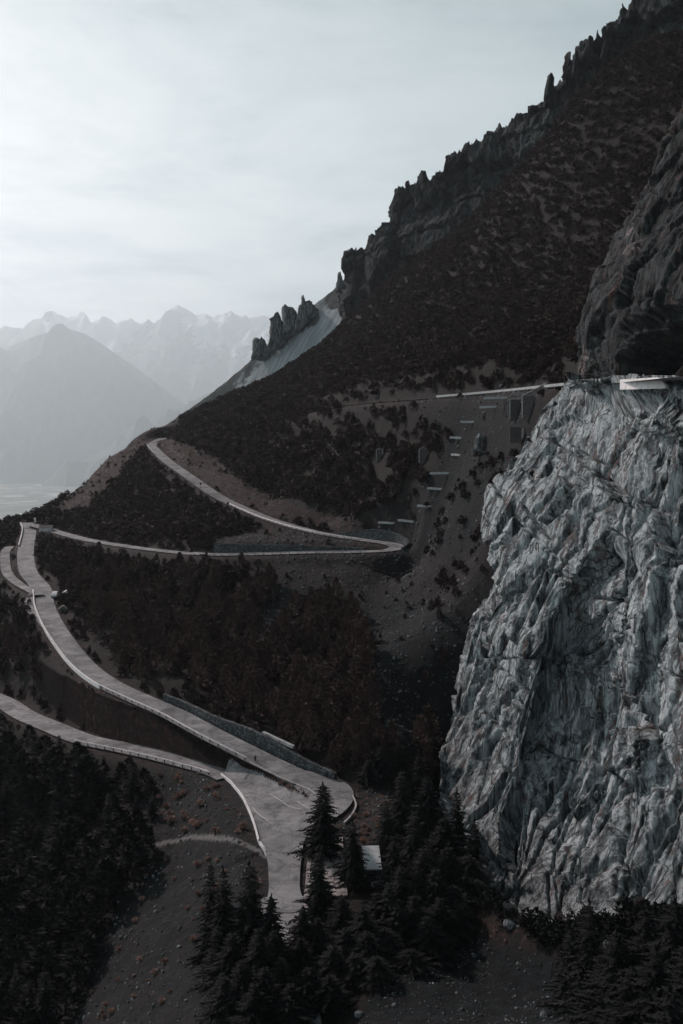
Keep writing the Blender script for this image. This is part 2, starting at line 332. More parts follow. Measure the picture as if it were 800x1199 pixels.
# ------------------------------------------------------------------ hillside height field
CTRL = """0 660 385;0 720 300;0 780 262;20 700 300
0 900 207;0 1000 178;0 1100 155;0 1199 136;100 900 186;100 950 173;100 1050 150;100 1199 122;180 930 171;200 960 162;200 1000 151;200 1100 128;200 1199 110
260 950 157;270 985 147.5;280 1040 133;280 1100 121;280 1199 102;400 1199 100;400 1100 115;400 1020 137;370 1010 138.5;440 1010 137;480 1000 138;480 960 147;430 960 149;550 1060 124;500 1150 106;600 1100 114;600 1199 96;700 1130 104;720 1199 88;800 1130 90;800 1199 78
510 960 170;512 885 194;522 820 206;548 760 216;540 925 178;575 885 196;570 820 208;600 760 214;560 960 168;450 930 159;430 900 168;450 850 185;450 800 205;450 750 230;450 700 258;500 660 274;520 640 270;480 850 183;500 760 215
350 872 175;300 847 185;250 822 196;250 750 235;300 752 236;300 700 265;150 775 222;150 720 265;200 700 275;100 690 292;150 670 310;300 668 279;430 668 272;380 665 277;100 660 330;80 710 275;340 740 238;380 780 216
560 640 240;520 560 270;480 600 287;530 500 287;600 500 250;600 540 235;640 475 238;540 700 226
400 600 326;350 560 366;400 540 345;450 560 312;450 500 333;350 510 412;300 550 396;250 545 430;240 525 475;440 612 300
150 560 455;150 600 395;250 622 326;200 612 358;100 600 425;340 632 301;400 638 290;60 640 372
460 330 650;580 230 560;700 100 480;400 420 500;500 400 430;500 350 500;600 400 380;600 300 460;700 300 400;700 400 300;650 430 270;800 300 330;800 200 380;300 470 520;350 442 550;230 485 575;800 100 430;450 372 555"""
CTRL_CREST = [(-40,628,450),(0,618,440),(60,596,470),(100,567,520),(160,512,575),(200,496,590),(225,490,600),(262,479,622),(300,470,640),(316,466,645),(351,441,660),(387,417,672),(412,402,680)]
cp = []
for q in CTRL_CREST:
    w = P(*q); cp += [w, w + np.array([-8, 26, -14]), w + np.array([-22, 75, -60])]
for ln in CTRL.replace('\n', ';').split(';'):
    cp.append(P(*map(float, ln.split())))
for k, c in CL.items():
    if k != 'top_road': cp += list(c[::9])
    else: cp += list(c[::12])
for w in [(-250,450,-140),(-330,600,-190),(-160,900,-220),(-60,900,-120),(40,900,-20),(120,800,60),(200,650,120),(300,560,170),(-420,420,-210),(-330,300,-130),(-200,230,-95),(-150,150,-95),(-90,60,-90),(0,50,-66),(60,50,-50),(330,400,180),(420,330,200),(90,165,-10),(130,150,-20),(66,172,-4),(85,190,-8),(66,200,-2),(100,160,-15),(200,200,60),(120,100,-30)]:
    cp.append(np.array(w, float))
cp = np.array(cp)
def tps_fit(xy, z, lam):
    n = len(xy); d = np.linalg.norm(xy[:, None] - xy[None], axis=2); K = np.where(d > 0, d * d * np.log(d + 1e-9), 0)
    Pm = np.hstack([np.ones((n, 1)), xy]); A = np.zeros((n + 3, n + 3)); A[:n, :n] = K + lam * np.eye(n); A[:n, n:] = Pm; A[n:, :n] = Pm.T
    s = np.linalg.solve(A, np.concatenate([z, np.zeros(3)]))
    def f(q):
        q = np.asarray(q, float); out = np.empty(len(q))
        for i in range(0, len(q), 20000):
            b = q[i:i + 20000]; dd = ((b[:, None] - xy[None]) ** 2).sum(2)
            out[i:i + 20000] = (.5 * dd * np.log(dd + 1e-12)) @ s[:n] + s[n] + b @ s[n + 1:]
        return out
    return f
tf = tps_fit(cp[:, :2] / 100, cp[:, 2], .002)
GX = np.arange(-560, 561, 3.0); GY = np.arange(30, 1001, 3.0)
gx, gy = np.meshgrid(GX, GY); GZ = tf(np.stack([gx.ravel(), gy.ravel()], 1) / 100).reshape(gx.shape)
GZ = np.clip(GZ, -330, 260)
def bil(x, y):
    u = np.clip((x - GX[0]) / 3, 0, len(GX) - 1.001); v = np.clip((y - GY[0]) / 3, 0, len(GY) - 1.001)
    i = u.astype(int); j = v.astype(int); a = u - i; b = v - j
    return (GZ[j, i] * (1 - a) + GZ[j, i + 1] * a) * (1 - b) + (GZ[j + 1, i] * (1 - a) + GZ[j + 1, i + 1] * a) * b
NC, NR = 880, 1000
T = np.linspace(-.62, .55, NC); LY = np.linspace(math.log(45), math.log(940), NR)
yy, tt = np.meshgrid(np.exp(LY), T, indexing='ij'); xx = yy * tt
zz = bil(xx.ravel(), yy.ravel()).reshape(xx.shape)
# gullies that run down the slope, lumps, stones
zz += 1.5 * fbm(xx / 26, yy / 26, 0, 4) + .35 * fbm(xx / 3.2, yy / 3.2, 4.0, 4) + .5 * fbm((xx + yy * .7) / 9, (yy - xx * .7) / 40, 8.0, 3, True)
zz += np.where(yy > 450, 1.8, 0) * fbm(xx / 12, yy / 12, 2.0, 3) * sstep(450, 560, yy)
RD = np.full(xx.shape, 99.0); RZ = np.zeros(xx.shape)        # distance beyond the road edge, road height there
for k, c in CL.items():
    hw = ROADS[k][0]
    for a, b in zip(c[:-1], c[1:]):
        lo = np.minimum(a, b) - 11; hi = np.maximum(a, b) + 11
        j0, j1 = np.searchsorted(LY, [math.log(max(lo[1], 40)), math.log(max(hi[1], 41))])
        if j1 <= j0: continue
        ys = (math.exp(LY[j0]), math.exp(LY[min(j1, NR - 1)]))
        tl = min(lo[0] / ys[0], lo[0] / ys[1]); th = max(hi[0] / ys[0], hi[0] / ys[1])
        i0, i1 = np.searchsorted(T, [tl, th])
        if i1 <= i0: continue
        s = np.s_[j0:j1, i0:i1]; X = xx[s]; Y = yy[s]; ab = b - a; L2 = ab[0] ** 2 + ab[1] ** 2 + 1e-9
        t = np.clip(((X - a[0]) * ab[0] + (Y - a[1]) * ab[1]) / L2, 0, 1)
        d = np.hypot(X - a[0] - t * ab[0], Y - a[1] - t * ab[1]) - hw
        m = d < RD[s]
        RD[s] = np.where(m, d, RD[s]); RZ[s] = np.where(m, a[2] + t * ab[2], RZ[s])
wgt = 1 - sstep(.7, 6.5, RD)
zz = np.where(RD < 98, zz * (1 - wgt) + (RZ - .22) * wgt, zz)

# the cliff stands in front of the hillside: keep the ground sheet behind the rock
cl_left = [(560,1120),(548,1070),(520,1010),(497,960),(493,890),(512,810),(539,720),(556,702),(578,664),(570,620),(575,580),(594,530),(620,482),(658,444),(676,436)]
cl_right = [(940,1140),(940,1000),(940,860),(940,700),(940,560),(940,470),(940,440)]
cl_depth = [(700,436,186),(740,446,160),(800,450,140),(660,442,205),(622,480,216),(600,530,210),(575,580,203),(570,620,198),(578,660,192),(548,715,196),(530,810,185),(515,890,175),(518,960,163),(535,1010,155),(550,1080,142),
 (650,600,178),(700,600,162),(800,600,137),(625,690,172),(668,700,166),(720,700,149),(800,700,130),(575,830,167),(612,760,164),(600,885,158),(580,930,157),(664,830,161),(642,900,157),(682,760,159),(705,850,146),(800,850,122),(570,1000,148),(620,1060,134),(700,1060,126),(800,1060,112),(700,500,176),(760,520,152),(940,440,112),(940,600,105),(940,860,95),(940,1060,88),(940,1140,84),(620,1130,122),(800,1130,102),(640,970,148)]

_cd = np.array(cl_depth, float); _cf = tps_fit(_cd[:, :2] / 300, _cd[:, 2], .001)
def ppy_(x, y, z): return HZ - z / y * F
def clamp_cliff():
    cx = np.arange(500, 1500, 3.0); cyy = np.arange(430, 1150, 3.0); CX, CY = np.meshgrid(cx, cyy)
    D = _cf(np.stack([np.minimum(CX, 950).ravel(), CY.ravel()], 1) / 300).reshape(CX.shape)
    le = np.array(cl_left, float)[::-1]; edge = np.interp(cyy, le[:, 1], le[:, 0])
    px = 400 + xx / yy * F
    for ci in range(len(cx)):
        m = (np.abs(px - cx[ci]) <= 1.5) & (yy > 60) & (yy < 240)
        if not m.any(): continue
        rows = edge <= cx[ci] - 10
        if rows.sum() < 4: continue
        dcol = np.minimum.accumulate(D[rows, ci]); ys = yy[m]
        py = np.interp(ys - 17, dcol[::-1], cyy[rows][::-1], left=1e6, right=-1e6)
        zc = (HZ - py) / F * (ys - 17) - 3.0; ok = np.abs(py) < 9e5
        top = (py < cyy[rows][0] + 1)
        z0 = zz[m]; z1 = np.where(ok & ~top, np.minimum(z0, zc), z0)
        cap = (HZ - np.interp(cx[ci], [520, 560, 600, 640, 680, 730, 800, 900], [985, 1040, 1062, 1092, 1088, 1078, 1085, 1100]) - 6) / F * ys
        e_ = np.interp(ppy_(xx[m], ys, z0), cyy, edge); fade = sstep(2, 40, cx[ci] - e_)
        zz[m] = z0 + fade * (-z0 + np.where((ys - 17 <= dcol[-1] + .5) & (ys > 60), np.minimum(z1, cap + .25 * np.minimum(0, z1 - cap)), z1))
clamp_cliff()
def H(x, y):
    x = np.asarray(x, float); y = np.maximum(np.asarray(y, float), 46)
    v = np.clip((np.log(y) - LY[0]) / (LY[1] - LY[0]), 0, NR - 1.001); u = np.clip((x / y - T[0]) / (T[1] - T[0]), 0, NC - 1.001)
    i = u.astype(int); j = v.astype(int); a = u - i; b = v - j
    return (zz[j, i] * (1 - a) + zz[j, i + 1] * a) * (1 - b) + (zz[j + 1, i] * (1 - a) + zz[j + 1, i + 1] * a) * b
def RDq(x, y):
    v = np.clip(np.round((np.log(y) - LY[0]) / (LY[1] - LY[0])), 0, NR - 1).astype(int); u = np.clip(np.round((x / y - T[0]) / (T[1] - T[0])), 0, NC - 1).astype(int)
    return RD[v, u]
def hit(px, py, d0=60, d1=930):   # where the sight line of a photo pixel meets the hillside
    d = np.exp(np.linspace(math.log(d0), math.log(d1), 4000)); x = (px - 400) / F * d; z = (HZ - py) / F * d
    g = H(x, d) - z; k = np.argmax(g > 0)
    if g[k] <= 0: k = len(d) - 1
    return np.array([x[k], d[k], H(x[k], d[k])])
def inpoly(px, py, poly):
    r = np.zeros(np.shape(px), bool); n = len(poly); j = n - 1
    for i in range(n):
        xi, yi = poly[i]; xj, yj = poly[j]
        if yi != yj: r ^= ((yi > py) != (yj > py)) & (px < (xj - xi) * (py - yi) / (yj - yi) + xi)
        j = i
    return r
Z_SCREE = [[(296,770),(316,690),(345,662),(430,655),(480,640),(560,660),(575,705),(540,780),(520,860),(470,880),(430,862),(440,800),(425,735),(395,700),(345,712),(318,770)],
           [(478,490),(520,462),(640,455),(600,490),(555,520),(520,600),(495,648),(425,612),(470,600),(505,560),(530,505)],
           [(420,1199),(440,1150),(560,1095),(640,1120),(725,1150),(730,1199)],
           [(170,905),(230,890),(300,930),(330,1000),(335,1090),(300,1199),(60,1199),(170,1000)],
           [(170,525),(230,560),(300,600),(430,632),(424,614),(340,590),(290,566),(245,532),(200,514)],
           [(160,505),(230,488),(200,505),(175,520),(100,600),(60,600)], [(400,474),(500,461),(640,450),(640,462),(500,478),(402,484)],
           [(300,652),(430,648),(560,640),(560,720),(440,700),(330,690)], [(420,925),(480,930),(480,990),(430,1005),(360,985),(360,1060),(300,1090),(300,960)],
           [(250,632),(330,612),(430,636),(430,645),(250,650)], [(560,505),(640,480),(600,540),(575,640),(500,650),(530,560)]]
Z_RED = [(Z_SCREE[4], 1.0), (Z_SCREE[5], 1.0), (Z_SCREE[6], .5), (Z_SCREE[7], .35), (Z_SCREE[8], .7), (Z_SCREE[9], .6), (Z_SCREE[3], .22), ([(275,885),(300,885),(375,940),(345,945)], 1.0), ([(30,690),(70,740),(140,815),(110,815),(40,740)], .9), ([(540,1060),(620,1040),(640,1120),(560,1100)], .6)]
ppx, ppy = pix(np.stack([xx, yy, zz], -1))
fo = np.ones(xx.shape)
for z_ in Z_SCREE: fo[inpoly(ppx, ppy, z_)] = 0
rd = np.zeros(xx.shape)
for z_, v in Z_RED: m = inpoly(ppx, ppy, z_); rd[m] = np.maximum(rd[m], v)
rd = np.maximum(rd, .5 * (1 - sstep(.5, 2.5, RD)))
def blur(a, n):
    for _ in range(n):
        a[1:-1] = (a[:-2] + a[1:-1] + a[2:]) / 3; a[:, 1:-1] = (a[:, :-2] + a[:, 1:-1] + a[:, 2:]) / 3
    return a
fo = blur(fo, 6); rd = blur(rd, 4)
pth = np.zeros(xx.shape)
for pl in ([(100,1010),(150,998),(190,988),(228,980),(260,982),(285,988),(312,1003)],):
    c = catmull([hit(*p) for p in pl], 1.0)
    for q in c: pth = np.maximum(pth, (1 - sstep(.35, .75, np.hypot(xx - q[0], yy - q[1]))) * sstep(0, 25, ppx - 130) * .9)
me = np_mesh('hillside', np.stack([xx, yy, zz], -1).reshape(-1, 3), grid_faces(NR, NC)[:, ::-1] if False else grid_faces(NR, NC), True)
attr(me, 'forest', fo); attr(me, 'red', rd); attr(me, 'path', pth)
props(link('hillside', me, M_GROUND), kind='structure')
EXEC_NEXT = True

# ------------------------------------------------------------------ rock faces
def pline(px, py, poly):
    """distance to a pixel polyline and the side of it (+ = right of its direction on screen, pointing down = left)"""
    best = np.full(px.shape, 1e9); side = np.zeros(px.shape)
    for (ax, ay), (bx, by) in zip(poly[:-1], poly[1:]):
        dx, dy = bx - ax, by - ay; L = dx * dx + dy * dy
        t = np.clip(((px - ax) * dx + (py - ay) * dy) / L, 0, 1)
        d = np.hypot(px - ax - t * dx, py - ay - t * dy); m = d < best
        best = np.where(m, d, best); side = np.where(m, np.sign(dy * (px - ax) - dx * (py - ay)), side)
    return best, side
def rock_patch(name, left, right, depth_ctrl, nu, nv, mat, disp, wrap_l=0, wrap_t=0, lam=.001, wl=(.35, 1, 0), wt=(.15, 1, -.30)):
    """left/right: edge polylines from bottom to top (px, py). Base surface in metres, displaced along its normal,
    turned back at the left edge and the top so that the rock is a solid body."""
    def edge(poly, n):
        p = np.array(poly, float); s = np.concatenate([[0], np.cumsum(np.hypot(*np.diff(p, axis=0).T))]); t = np.linspace(0, s[-1], n)
        return np.stack([np.interp(t, s, p[:, 0]), np.interp(t, s, p[:, 1])], 1)
    L = edge(left, nv); R = edge(right, nv); u = np.linspace(0, 1, nu) ** 1.0
    px = L[:, None, 0] * (1 - u) + R[:, None, 0] * u; py = L[:, None, 1] * (1 - u) + R[:, None, 1] * u
    dc = np.array(depth_ctrl, float); f = tps_fit(dc[:, :2] / 300, dc[:, 2], lam)
    cg = f(np.stack([px[::6, ::6].ravel(), py[::6, ::6].ravel()], 1) / 300).reshape(px[::6, ::6].shape)
    # smooth upsampling of the coarse depth
    def up(a, n, axis):
        x0 = np.arange(a.shape[axis]) * 6.0; x = np.minimum(np.arange(n), x0[-1]); i = np.minimum((x // 6).astype(int), a.shape[axis] - 2); t = (x - x0[i]) / 6
        A = np.take(a, i, axis); B = np.take(a, i + 1, axis); t = t[:, None] if axis == 0 else t[None]
        return A * (1 - t) + B * t
    d = up(up(cg, nv, 0), nu, 1); d = blur(d, 8)
    B = np.stack([(px - 400) / F * d, d, (HZ - py) / F * d], -1)
    if wrap_l:
        s = np.linspace(1, 0, 40, endpoint=False)[:, None] ** 1.6 * wrap_l
        ext = B[:, :1] + s[None] * np.array(wl); B = np.concatenate([ext, B], 1)
        k = ext.shape[1]; px = np.concatenate([np.repeat(px[:, :1], k, 1), px], 1); py = np.concatenate([np.repeat(py[:, :1], k, 1), py], 1)
    if wrap_t:
        s = (np.linspace(0, 1, 41)[1:, None] ** 1.6 * wrap_t)[:, None]
        ext = B[-1:] + s * np.array(wt); B = np.concatenate([B, ext], 0)
        k = ext.shape[0]; px = np.concatenate([px, np.repeat(px[-1:], k, 0)], 0); py = np.concatenate([py, np.repeat(py[-1:], k, 0)], 0)
    Bs = B.copy()
    for c in range(3): Bs[..., c] = blur(Bs[..., c].copy(), 10)
    n = np.cross(np.gradient(Bs, axis=1), np.gradient(Bs, axis=0)); n /= np.linalg.norm(n, axis=-1)[..., None] + 1e-9
    if (n[..., 1].mean() > 0): n = -n
    for c in range(3): n[..., c] = blur(n[..., c].copy(), 10)
    n /= np.linalg.norm(n, axis=-1)[..., None] + 1e-9
    V = B + n * disp(B, px, py)[..., None]
    me = np_mesh(name, V.reshape(-1, 3), grid_faces(*V.shape[:2]), True)
    o = link(name, me, mat); return o, V, px, py
def strat(B, a=math.radians(-33), b=math.radians(10)):
    x, y, z = B[..., 0], B[..., 1], B[..., 2]
    y2 = y * math.cos(b) - z * math.sin(b); z2 = y * math.sin(b) + z * math.cos(b)
    return x * math.cos(a) + z2 * math.sin(a), y2, -x * math.sin(a) + z2 * math.cos(a)
def facet(x, y, z, cell):        # blocky steps with sharp edges
    w = fbm(x / cell * .28, y / cell * .28, z / cell * .5, 4) * 1.5
    q = (x / cell + w); f = q - np.floor(q); return sstep(0, .82, f) - f * 0 - .5 if False else (np.where(f < .8, f / .8, (1 - f) / .2) - .5)
CRACKS = [([(775,520),(760,570),(746,625),(741,690),(742,750),(725,792),(719,837)], 3.5, 2.6), ([(764,911),(747,942),(730,990),(714,1036)], 2.5, 1.6), ([(687,850),(682,885),(672,905)], 2, 1.0),
          ([(608,690),(640,664),(667,680),(690,700)], 2.2, .8), ([(600,600),(650,650)], 2.0, .8), ([(620,760),(600,800),(585,850)], 2.2, .8), ([(700,901),(708,940),(704,1010),(712,1060)], 2, 1.2),
          ([(640,640),(612,690),(590,740)], 2.2, .9), ([(600,700),(590,730)], 2.5, 1.0)]
STEPS = [([(690,650),(655,700),(641,730),(632,780),(624,830),(600,880),(579,910),(565,945),(553,985)], 5.0, 40), ([(742,640),(741,700),(742,750),(728,790)], -2.5, 30), ([(725,839),(738,870),(739,890),(725,921)], 2.2, 14),
         ([(800,500),(785,560),(775,640),(768,720),(756,780),(748,860),(752,905)], 2.5, 30), ([(764,905),(780,935),(800,980)], 2.5, 20), ([(668,470),(640,520),(615,560)], 1.2, 14), ([(560,705),(548,760)], 1.0, 8)]
HOLES = [([(668,571),(681,583),(646,619),(632,611)], 4.5), ([(604,606),(616,617),(596,648),(590,634)], 3.0), ([(690,695),(710,700),(700,760),(685,750)], .6), ([(640,492),(660,480),(670,490),(640,515)], 1.2)]
BUMPS = [([(688,846),(712,836),(726,840),(738,872),(724,920),(684,900)], 1.8), ([(672,945),(700,925),(706,990),(660,1010)], .9), ([(640,720),(690,800),(690,840),(660,800)], .8), ([(545,720),(570,700),(600,760),(560,850),(525,900)], .8)]
def polymask(px, py, poly, soft):
    m = inpoly(px, py, poly).astype(float); d, _ = pline(px, py, poly + [poly[0]]); return np.where(m > 0, sstep(0, soft, d), 0)
def plates(u, v, seed, soft=.0):     # irregular slabs: each has its own height and its own tilt
    iu = np.floor(u); iv = np.floor(v); best = np.full(u.shape, 9e9); sec = best.copy(); out = np.zeros(u.shape); ru = np.random.default_rng(seed).random((4, 256, 256))
    for a in (-1, 0, 1):
        for b in (-1, 0, 1):
            cu = (iu + a).astype(int) & 255; cv = (iv + b).astype(int) & 255
            du = u - (iu + a + ru[0][cu, cv]); dv = v - (iv + b + ru[1][cu, cv]); d = du * du + dv * dv
            m = d < best; sec = np.where(m, best, np.minimum(sec, d)); out = np.where(m, ru[2][cu, cv] + (ru[3][cu, cv] - .5) * du * 1.1 + (ru[2][cv, cu] - .5) * dv * .6, out); best = np.where(m, d, best)
    return out, np.sqrt(sec) - np.sqrt(best)
_rc = np.random.default_rng(77); RCR = []
for _ in range(80):
    x0 = _rc.uniform(530, 800); y0 = _rc.uniform(450, 1000); ln = _rc.uniform(40, 170); an = math.radians(_rc.normal(114, 8)); c0 = [(x0, y0)]
    for s_ in range(4): c0.append((c0[-1][0] + math.cos(an) * ln / 4 + _rc.normal(0, 2), c0[-1][1] + math.sin(an) * ln / 4)); an += _rc.normal(0, .09)
    RCR.append((c0, _rc.uniform(.7, 1.7), _rc.uniform(.5, 1.9)))
for _ in range(34):
    x0 = _rc.uniform(540, 790); y0 = _rc.uniform(470, 1000); ln = _rc.uniform(15, 55); an = math.radians(_rc.normal(38, 14)); RCR.append(([(x0, y0), (x0 + math.cos(an) * ln * .5, y0 + math.sin(an) * ln * .5 + 2), (x0 + math.cos(an) * ln, y0 + math.sin(an) * ln)], _rc.uniform(.7, 1.4), _rc.uniform(.4, 1.2)))
def cliff_disp(B, px, py):
    sx, sy, sz = strat(B); w1 = fbm(sx / 6, sy / 6, sz / 16, 4); w2 = fbm(sx / 2, sy / 2, sz / 5 + 7, 3); u = sx * .8 + sy * .35
    h = 2.0 * fbm(sx / 18, sy / 18, sz / 60, 2, True)
    p, e = plates(u / 9.5 + w1 * .18, sz / 50 + w1 * .15, 1); h += 5.5 * p
    p, e = plates(u / 3.6 + w1 * .22, sz / 30 + w1 * .2, 2); h += 1.5 * p
    h += .6 * facet(u + .5 * w1, w1 * 0, sz * .04, 2.3) + .30 * facet(u + .2 * w1 + 4, w1 * 0, sz * .05, .85) + .15 * facet(u + 9, w1 * 0, sz * .08, .37)
    p, e = plates(u / 1.3 + w2 * .2, sz / 8 + w1 * .3, 3); h += .26 * p
    h += .13 * fbm(sx / 1.0, sy / 1.0, sz / 9, 4, True) + .35 * fbm(sx / 5, sy / 5, sz / 22, 3) - 6.6
    h += .10 * fbm(sx / .32, sy / .32, sz / 1.2, 2)
    wb = 1.6 * fbm(px / 12, py / 12, np.float32(2.0), 2)
    for pl, w, dep in RCR:
        xs = [q_[0] for q_ in pl]; ys_ = [q_[1] for q_ in pl]; m = (px > min(xs) - 8) & (px < max(xs) + 8) & (py > min(ys_) - 8) & (py < max(ys_) + 8)
        if m.any():
            d, s = pline(px[m] + wb[m], py[m], pl); h[m] -= dep * np.exp(-(d / w) ** 2) + .5 * dep * np.where(s > 0, np.exp(-d / 5), 0)
    for pl, w, dep in CRACKS:
        wob = 2.5 * perlin(px / 14, py / 14, np.float32(1.0)); d, _ = pline(px + wob, py, pl); h -= dep * np.exp(-(d / w) ** 2)
    for pl, D, fall in STEPS:
        wob = 4 * fbm(px / 22, py / 22, np.float32(3.0), 3); d, s = pline(px + wob, py + wob, pl)
        ins = 1 - sstep(pl[-1][1] - 10, pl[-1][1] + 25, py); ins *= sstep(pl[0][1] - 25, pl[0][1] + 10, py)
        h -= np.where(s > 0, D * (1 - np.exp(-d / 2.5)) * np.exp(-d / fall), 0) * ins
    wob = 2.0 * fbm(px / 9, py / 9, np.float32(7.0), 3)
    for pl, D in HOLES: h -= D * polymask(px + wob, py + wob, pl, 3.0)
    for pl, D in BUMPS: h += D * polymask(px + wob, py + wob, pl, 7.0)
    return h * (1 - .9 * (1 - sstep(449, 463, py)) * sstep(700, 722, px) * (1 - sstep(792, 812, px)))
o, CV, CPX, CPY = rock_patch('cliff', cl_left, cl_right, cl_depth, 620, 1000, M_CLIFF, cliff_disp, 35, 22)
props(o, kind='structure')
def crag_disp(B, px, py):
    sx, sy, sz = strat(B, math.radians(-22))
    w1 = fbm(sx / 6, sy / 6, sz / 16, 4); u = sx * .8 + sy * .35; h = 3.0 * fbm(sx / 18, sy / 18, sz / 46, 3, True) - 3.4
    p, e = plates(u / 6 + w1 * .6, sz / 22 + w1 * .3, 5); h += 3.2 * p - 1.2 * np.exp(-(e / .07) ** 2)
    p, e = plates(u / 2.2 + w1 * .8, sz / 8 + w1 * .5, 6); h += 1.5 * p - .6 * np.exp(-(e / .09) ** 2)
    h += .6 * fbm(sx / 1.6, sy / 1.6, sz / 6, 4, True)
    # the hollow under the overhang where the road runs into its tunnel
    hollow = [(722,452),(726,425),(742,404),(770,388),(806,372),(900,352),(960,352),(960,452)]
    h -= 30 * polymask(px, py, hollow, 9)
    h += 3.0 * polymask(px, py, [(742,402),(748,372),(770,335),(806,290),(900,240),(900,350),(806,370),(770,386)], 9)
    return h
cr_left = [(652,462),(660,446),(668,415),(690,350),(708,310),(730,268),(756,228),(790,170),(830,90),(850,40)]
cr_right = [(960,462),(960,440),(960,410),(960,350),(960,310),(960,268),(960,228),(960,170),(960,90),(960,40)]
cr_depth = [(652,462,246),(668,415,240),(690,350,238),(730,268,236),(756,228,234),(790,170,230),(850,40,225),(700,440,218),(740,440,182),(740,400,190),(800,400,156),(800,300,172),(760,300,205),(960,300,125),(960,440,110),(960,170,150),(960,40,165),(870,380,135),(870,440,130),(700,370,222)]
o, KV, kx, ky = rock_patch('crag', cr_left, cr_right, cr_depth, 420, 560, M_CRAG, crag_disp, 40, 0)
props(o, kind='structure')
attr(o.data, 'scar', np.maximum(polymask(kx, ky, [(731,294),(736,264),(746,258),(752,268),(765,282),(758,300),(742,314)], 9), .7 * polymask(kx, ky, [(668,440),(680,405),(692,395),(700,410),(712,425),(700,450)], 6)))
# rock knob that closes the right side of the tunnel mouth
def band_disp(B, px, py):
    x, y, z = B[..., 0], B[..., 1], B[..., 2]
    w1 = fbm(x / 14, y / 14, z / 20, 4); u = x * .8 + y * .4; h = 7 * fbm(x / 34, y / 34, z / 60, 3, True) - 12
    p, e = plates(u / 11 + w1 * .6, z / 26 + w1 * .5, 8); h += 8 * p - 3 * np.exp(-(e / .08) ** 2)
    p, e = plates(u / 4.5 + w1, z / 9 + w1, 9); h += 3.4 * p
    h += 1.6 * fbm(x / 3, y / 3, z / 5, 3)
    return h
def jag(pts, amp, n, seed):      # an uneven skyline
    p = np.array(pts, float); t = np.linspace(p[0, 0], p[-1, 0], n); y = np.interp(t, p[:, 0], p[:, 1]); r = np.random.default_rng(seed)
    z = fbm(t / 16, t * 0 + seed, t * 0, 5) * amp + np.maximum(0, fbm(t / 9, t * 0 + seed, t * 0 + 4, 3, True) - .1) ** 2 * amp * 2.2
    return np.stack([t, y - z], 1)
band_top = [(400,330),(405,300),(412,292),(426,292),(436,270),(446,262),(452,240),(460,221),(470,216),(490,211),(510,196),(530,186),(548,174),(575,155),(600,134),(622,110),(640,98),(652,86),(668,66),(690,52),(710,40),(722,22),(735,4),(760,-14),(800,-55),(860,-110),(920,-160)]
band_bot = [(397,362),(404,352),(420,344),(450,325),(480,312),(520,285),(560,262),(600,236),(640,205),(690,165),(735,130),(800,85),(860,40),(920,0)]
def band():
    n = 700; t = np.linspace(0, 1, n)
    tp = jag(band_top, 5, n, 3) + np.array([0, 6.0]); bt = np.array(band_bot, float)
    k = np.linspace(0, 1, len(bt)); bx = np.interp(t, (bt[:, 0] - 397) / (920 - 397), bt[:, 0]); by = np.interp(bx, bt[:, 0], bt[:, 1])
    m = 150; v = np.linspace(0, 1, m)[:, None]
    px = bx * (1 - v) + tp[:, 0] * v; py = by * (1 - v) + tp[:, 1] * v
    dd = np.interp(bx, [392, 460, 550, 640, 740, 800, 920], [668, 645, 595, 545, 492, 462, 420])
    d = dd[None] * (1 + .035 * v ** 1.3) - 6
    B = np.stack([(px - 400) / F * d, d, (HZ - py) / F * d], -1)
    back = B[-1:] + (np.linspace(0, 1, 20)[1:, None] ** 1.3)[:, None] * np.array([8, 60, -18]); low = B[:1] + np.array([4, 14, -25])
    lb = np.concatenate([low, B, back], 0)
    le = lb[:, :1] + (np.linspace(1, 0, 14, endpoint=False)[:, None])[None] * np.array([6, 45, -8]); B = np.concatenate([le, lb], 1)
    Bs = B.copy()
    for c in range(3): Bs[..., c] = blur(Bs[..., c].copy(), 14)
    nn = np.cross(np.gradient(Bs, axis=1), np.gradient(Bs, axis=0)); nn /= np.linalg.norm(nn, axis=-1)[..., None] + 1e-9
    if nn[..., 1].mean() > 0: nn = -nn
    V = B + nn * band_disp(B, None, None)[..., None]
    tv = np.concatenate([np.zeros(1), v[:, 0], np.ones(19)])[:, None]; sp_ = np.maximum(0, fbm(B[..., 0] / 13, B[..., 1] / 13, 0 * B[..., 0], 3, True) - .15); V[..., 2] += (7 * sp_ ** 1.5 + 1.6 * fbm(B[..., 0] / 3, B[..., 1] / 3, 0 * B[..., 0], 3)) * sstep(.75, 1, tv)
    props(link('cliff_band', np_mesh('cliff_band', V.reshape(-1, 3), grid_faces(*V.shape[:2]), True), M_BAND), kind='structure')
band()

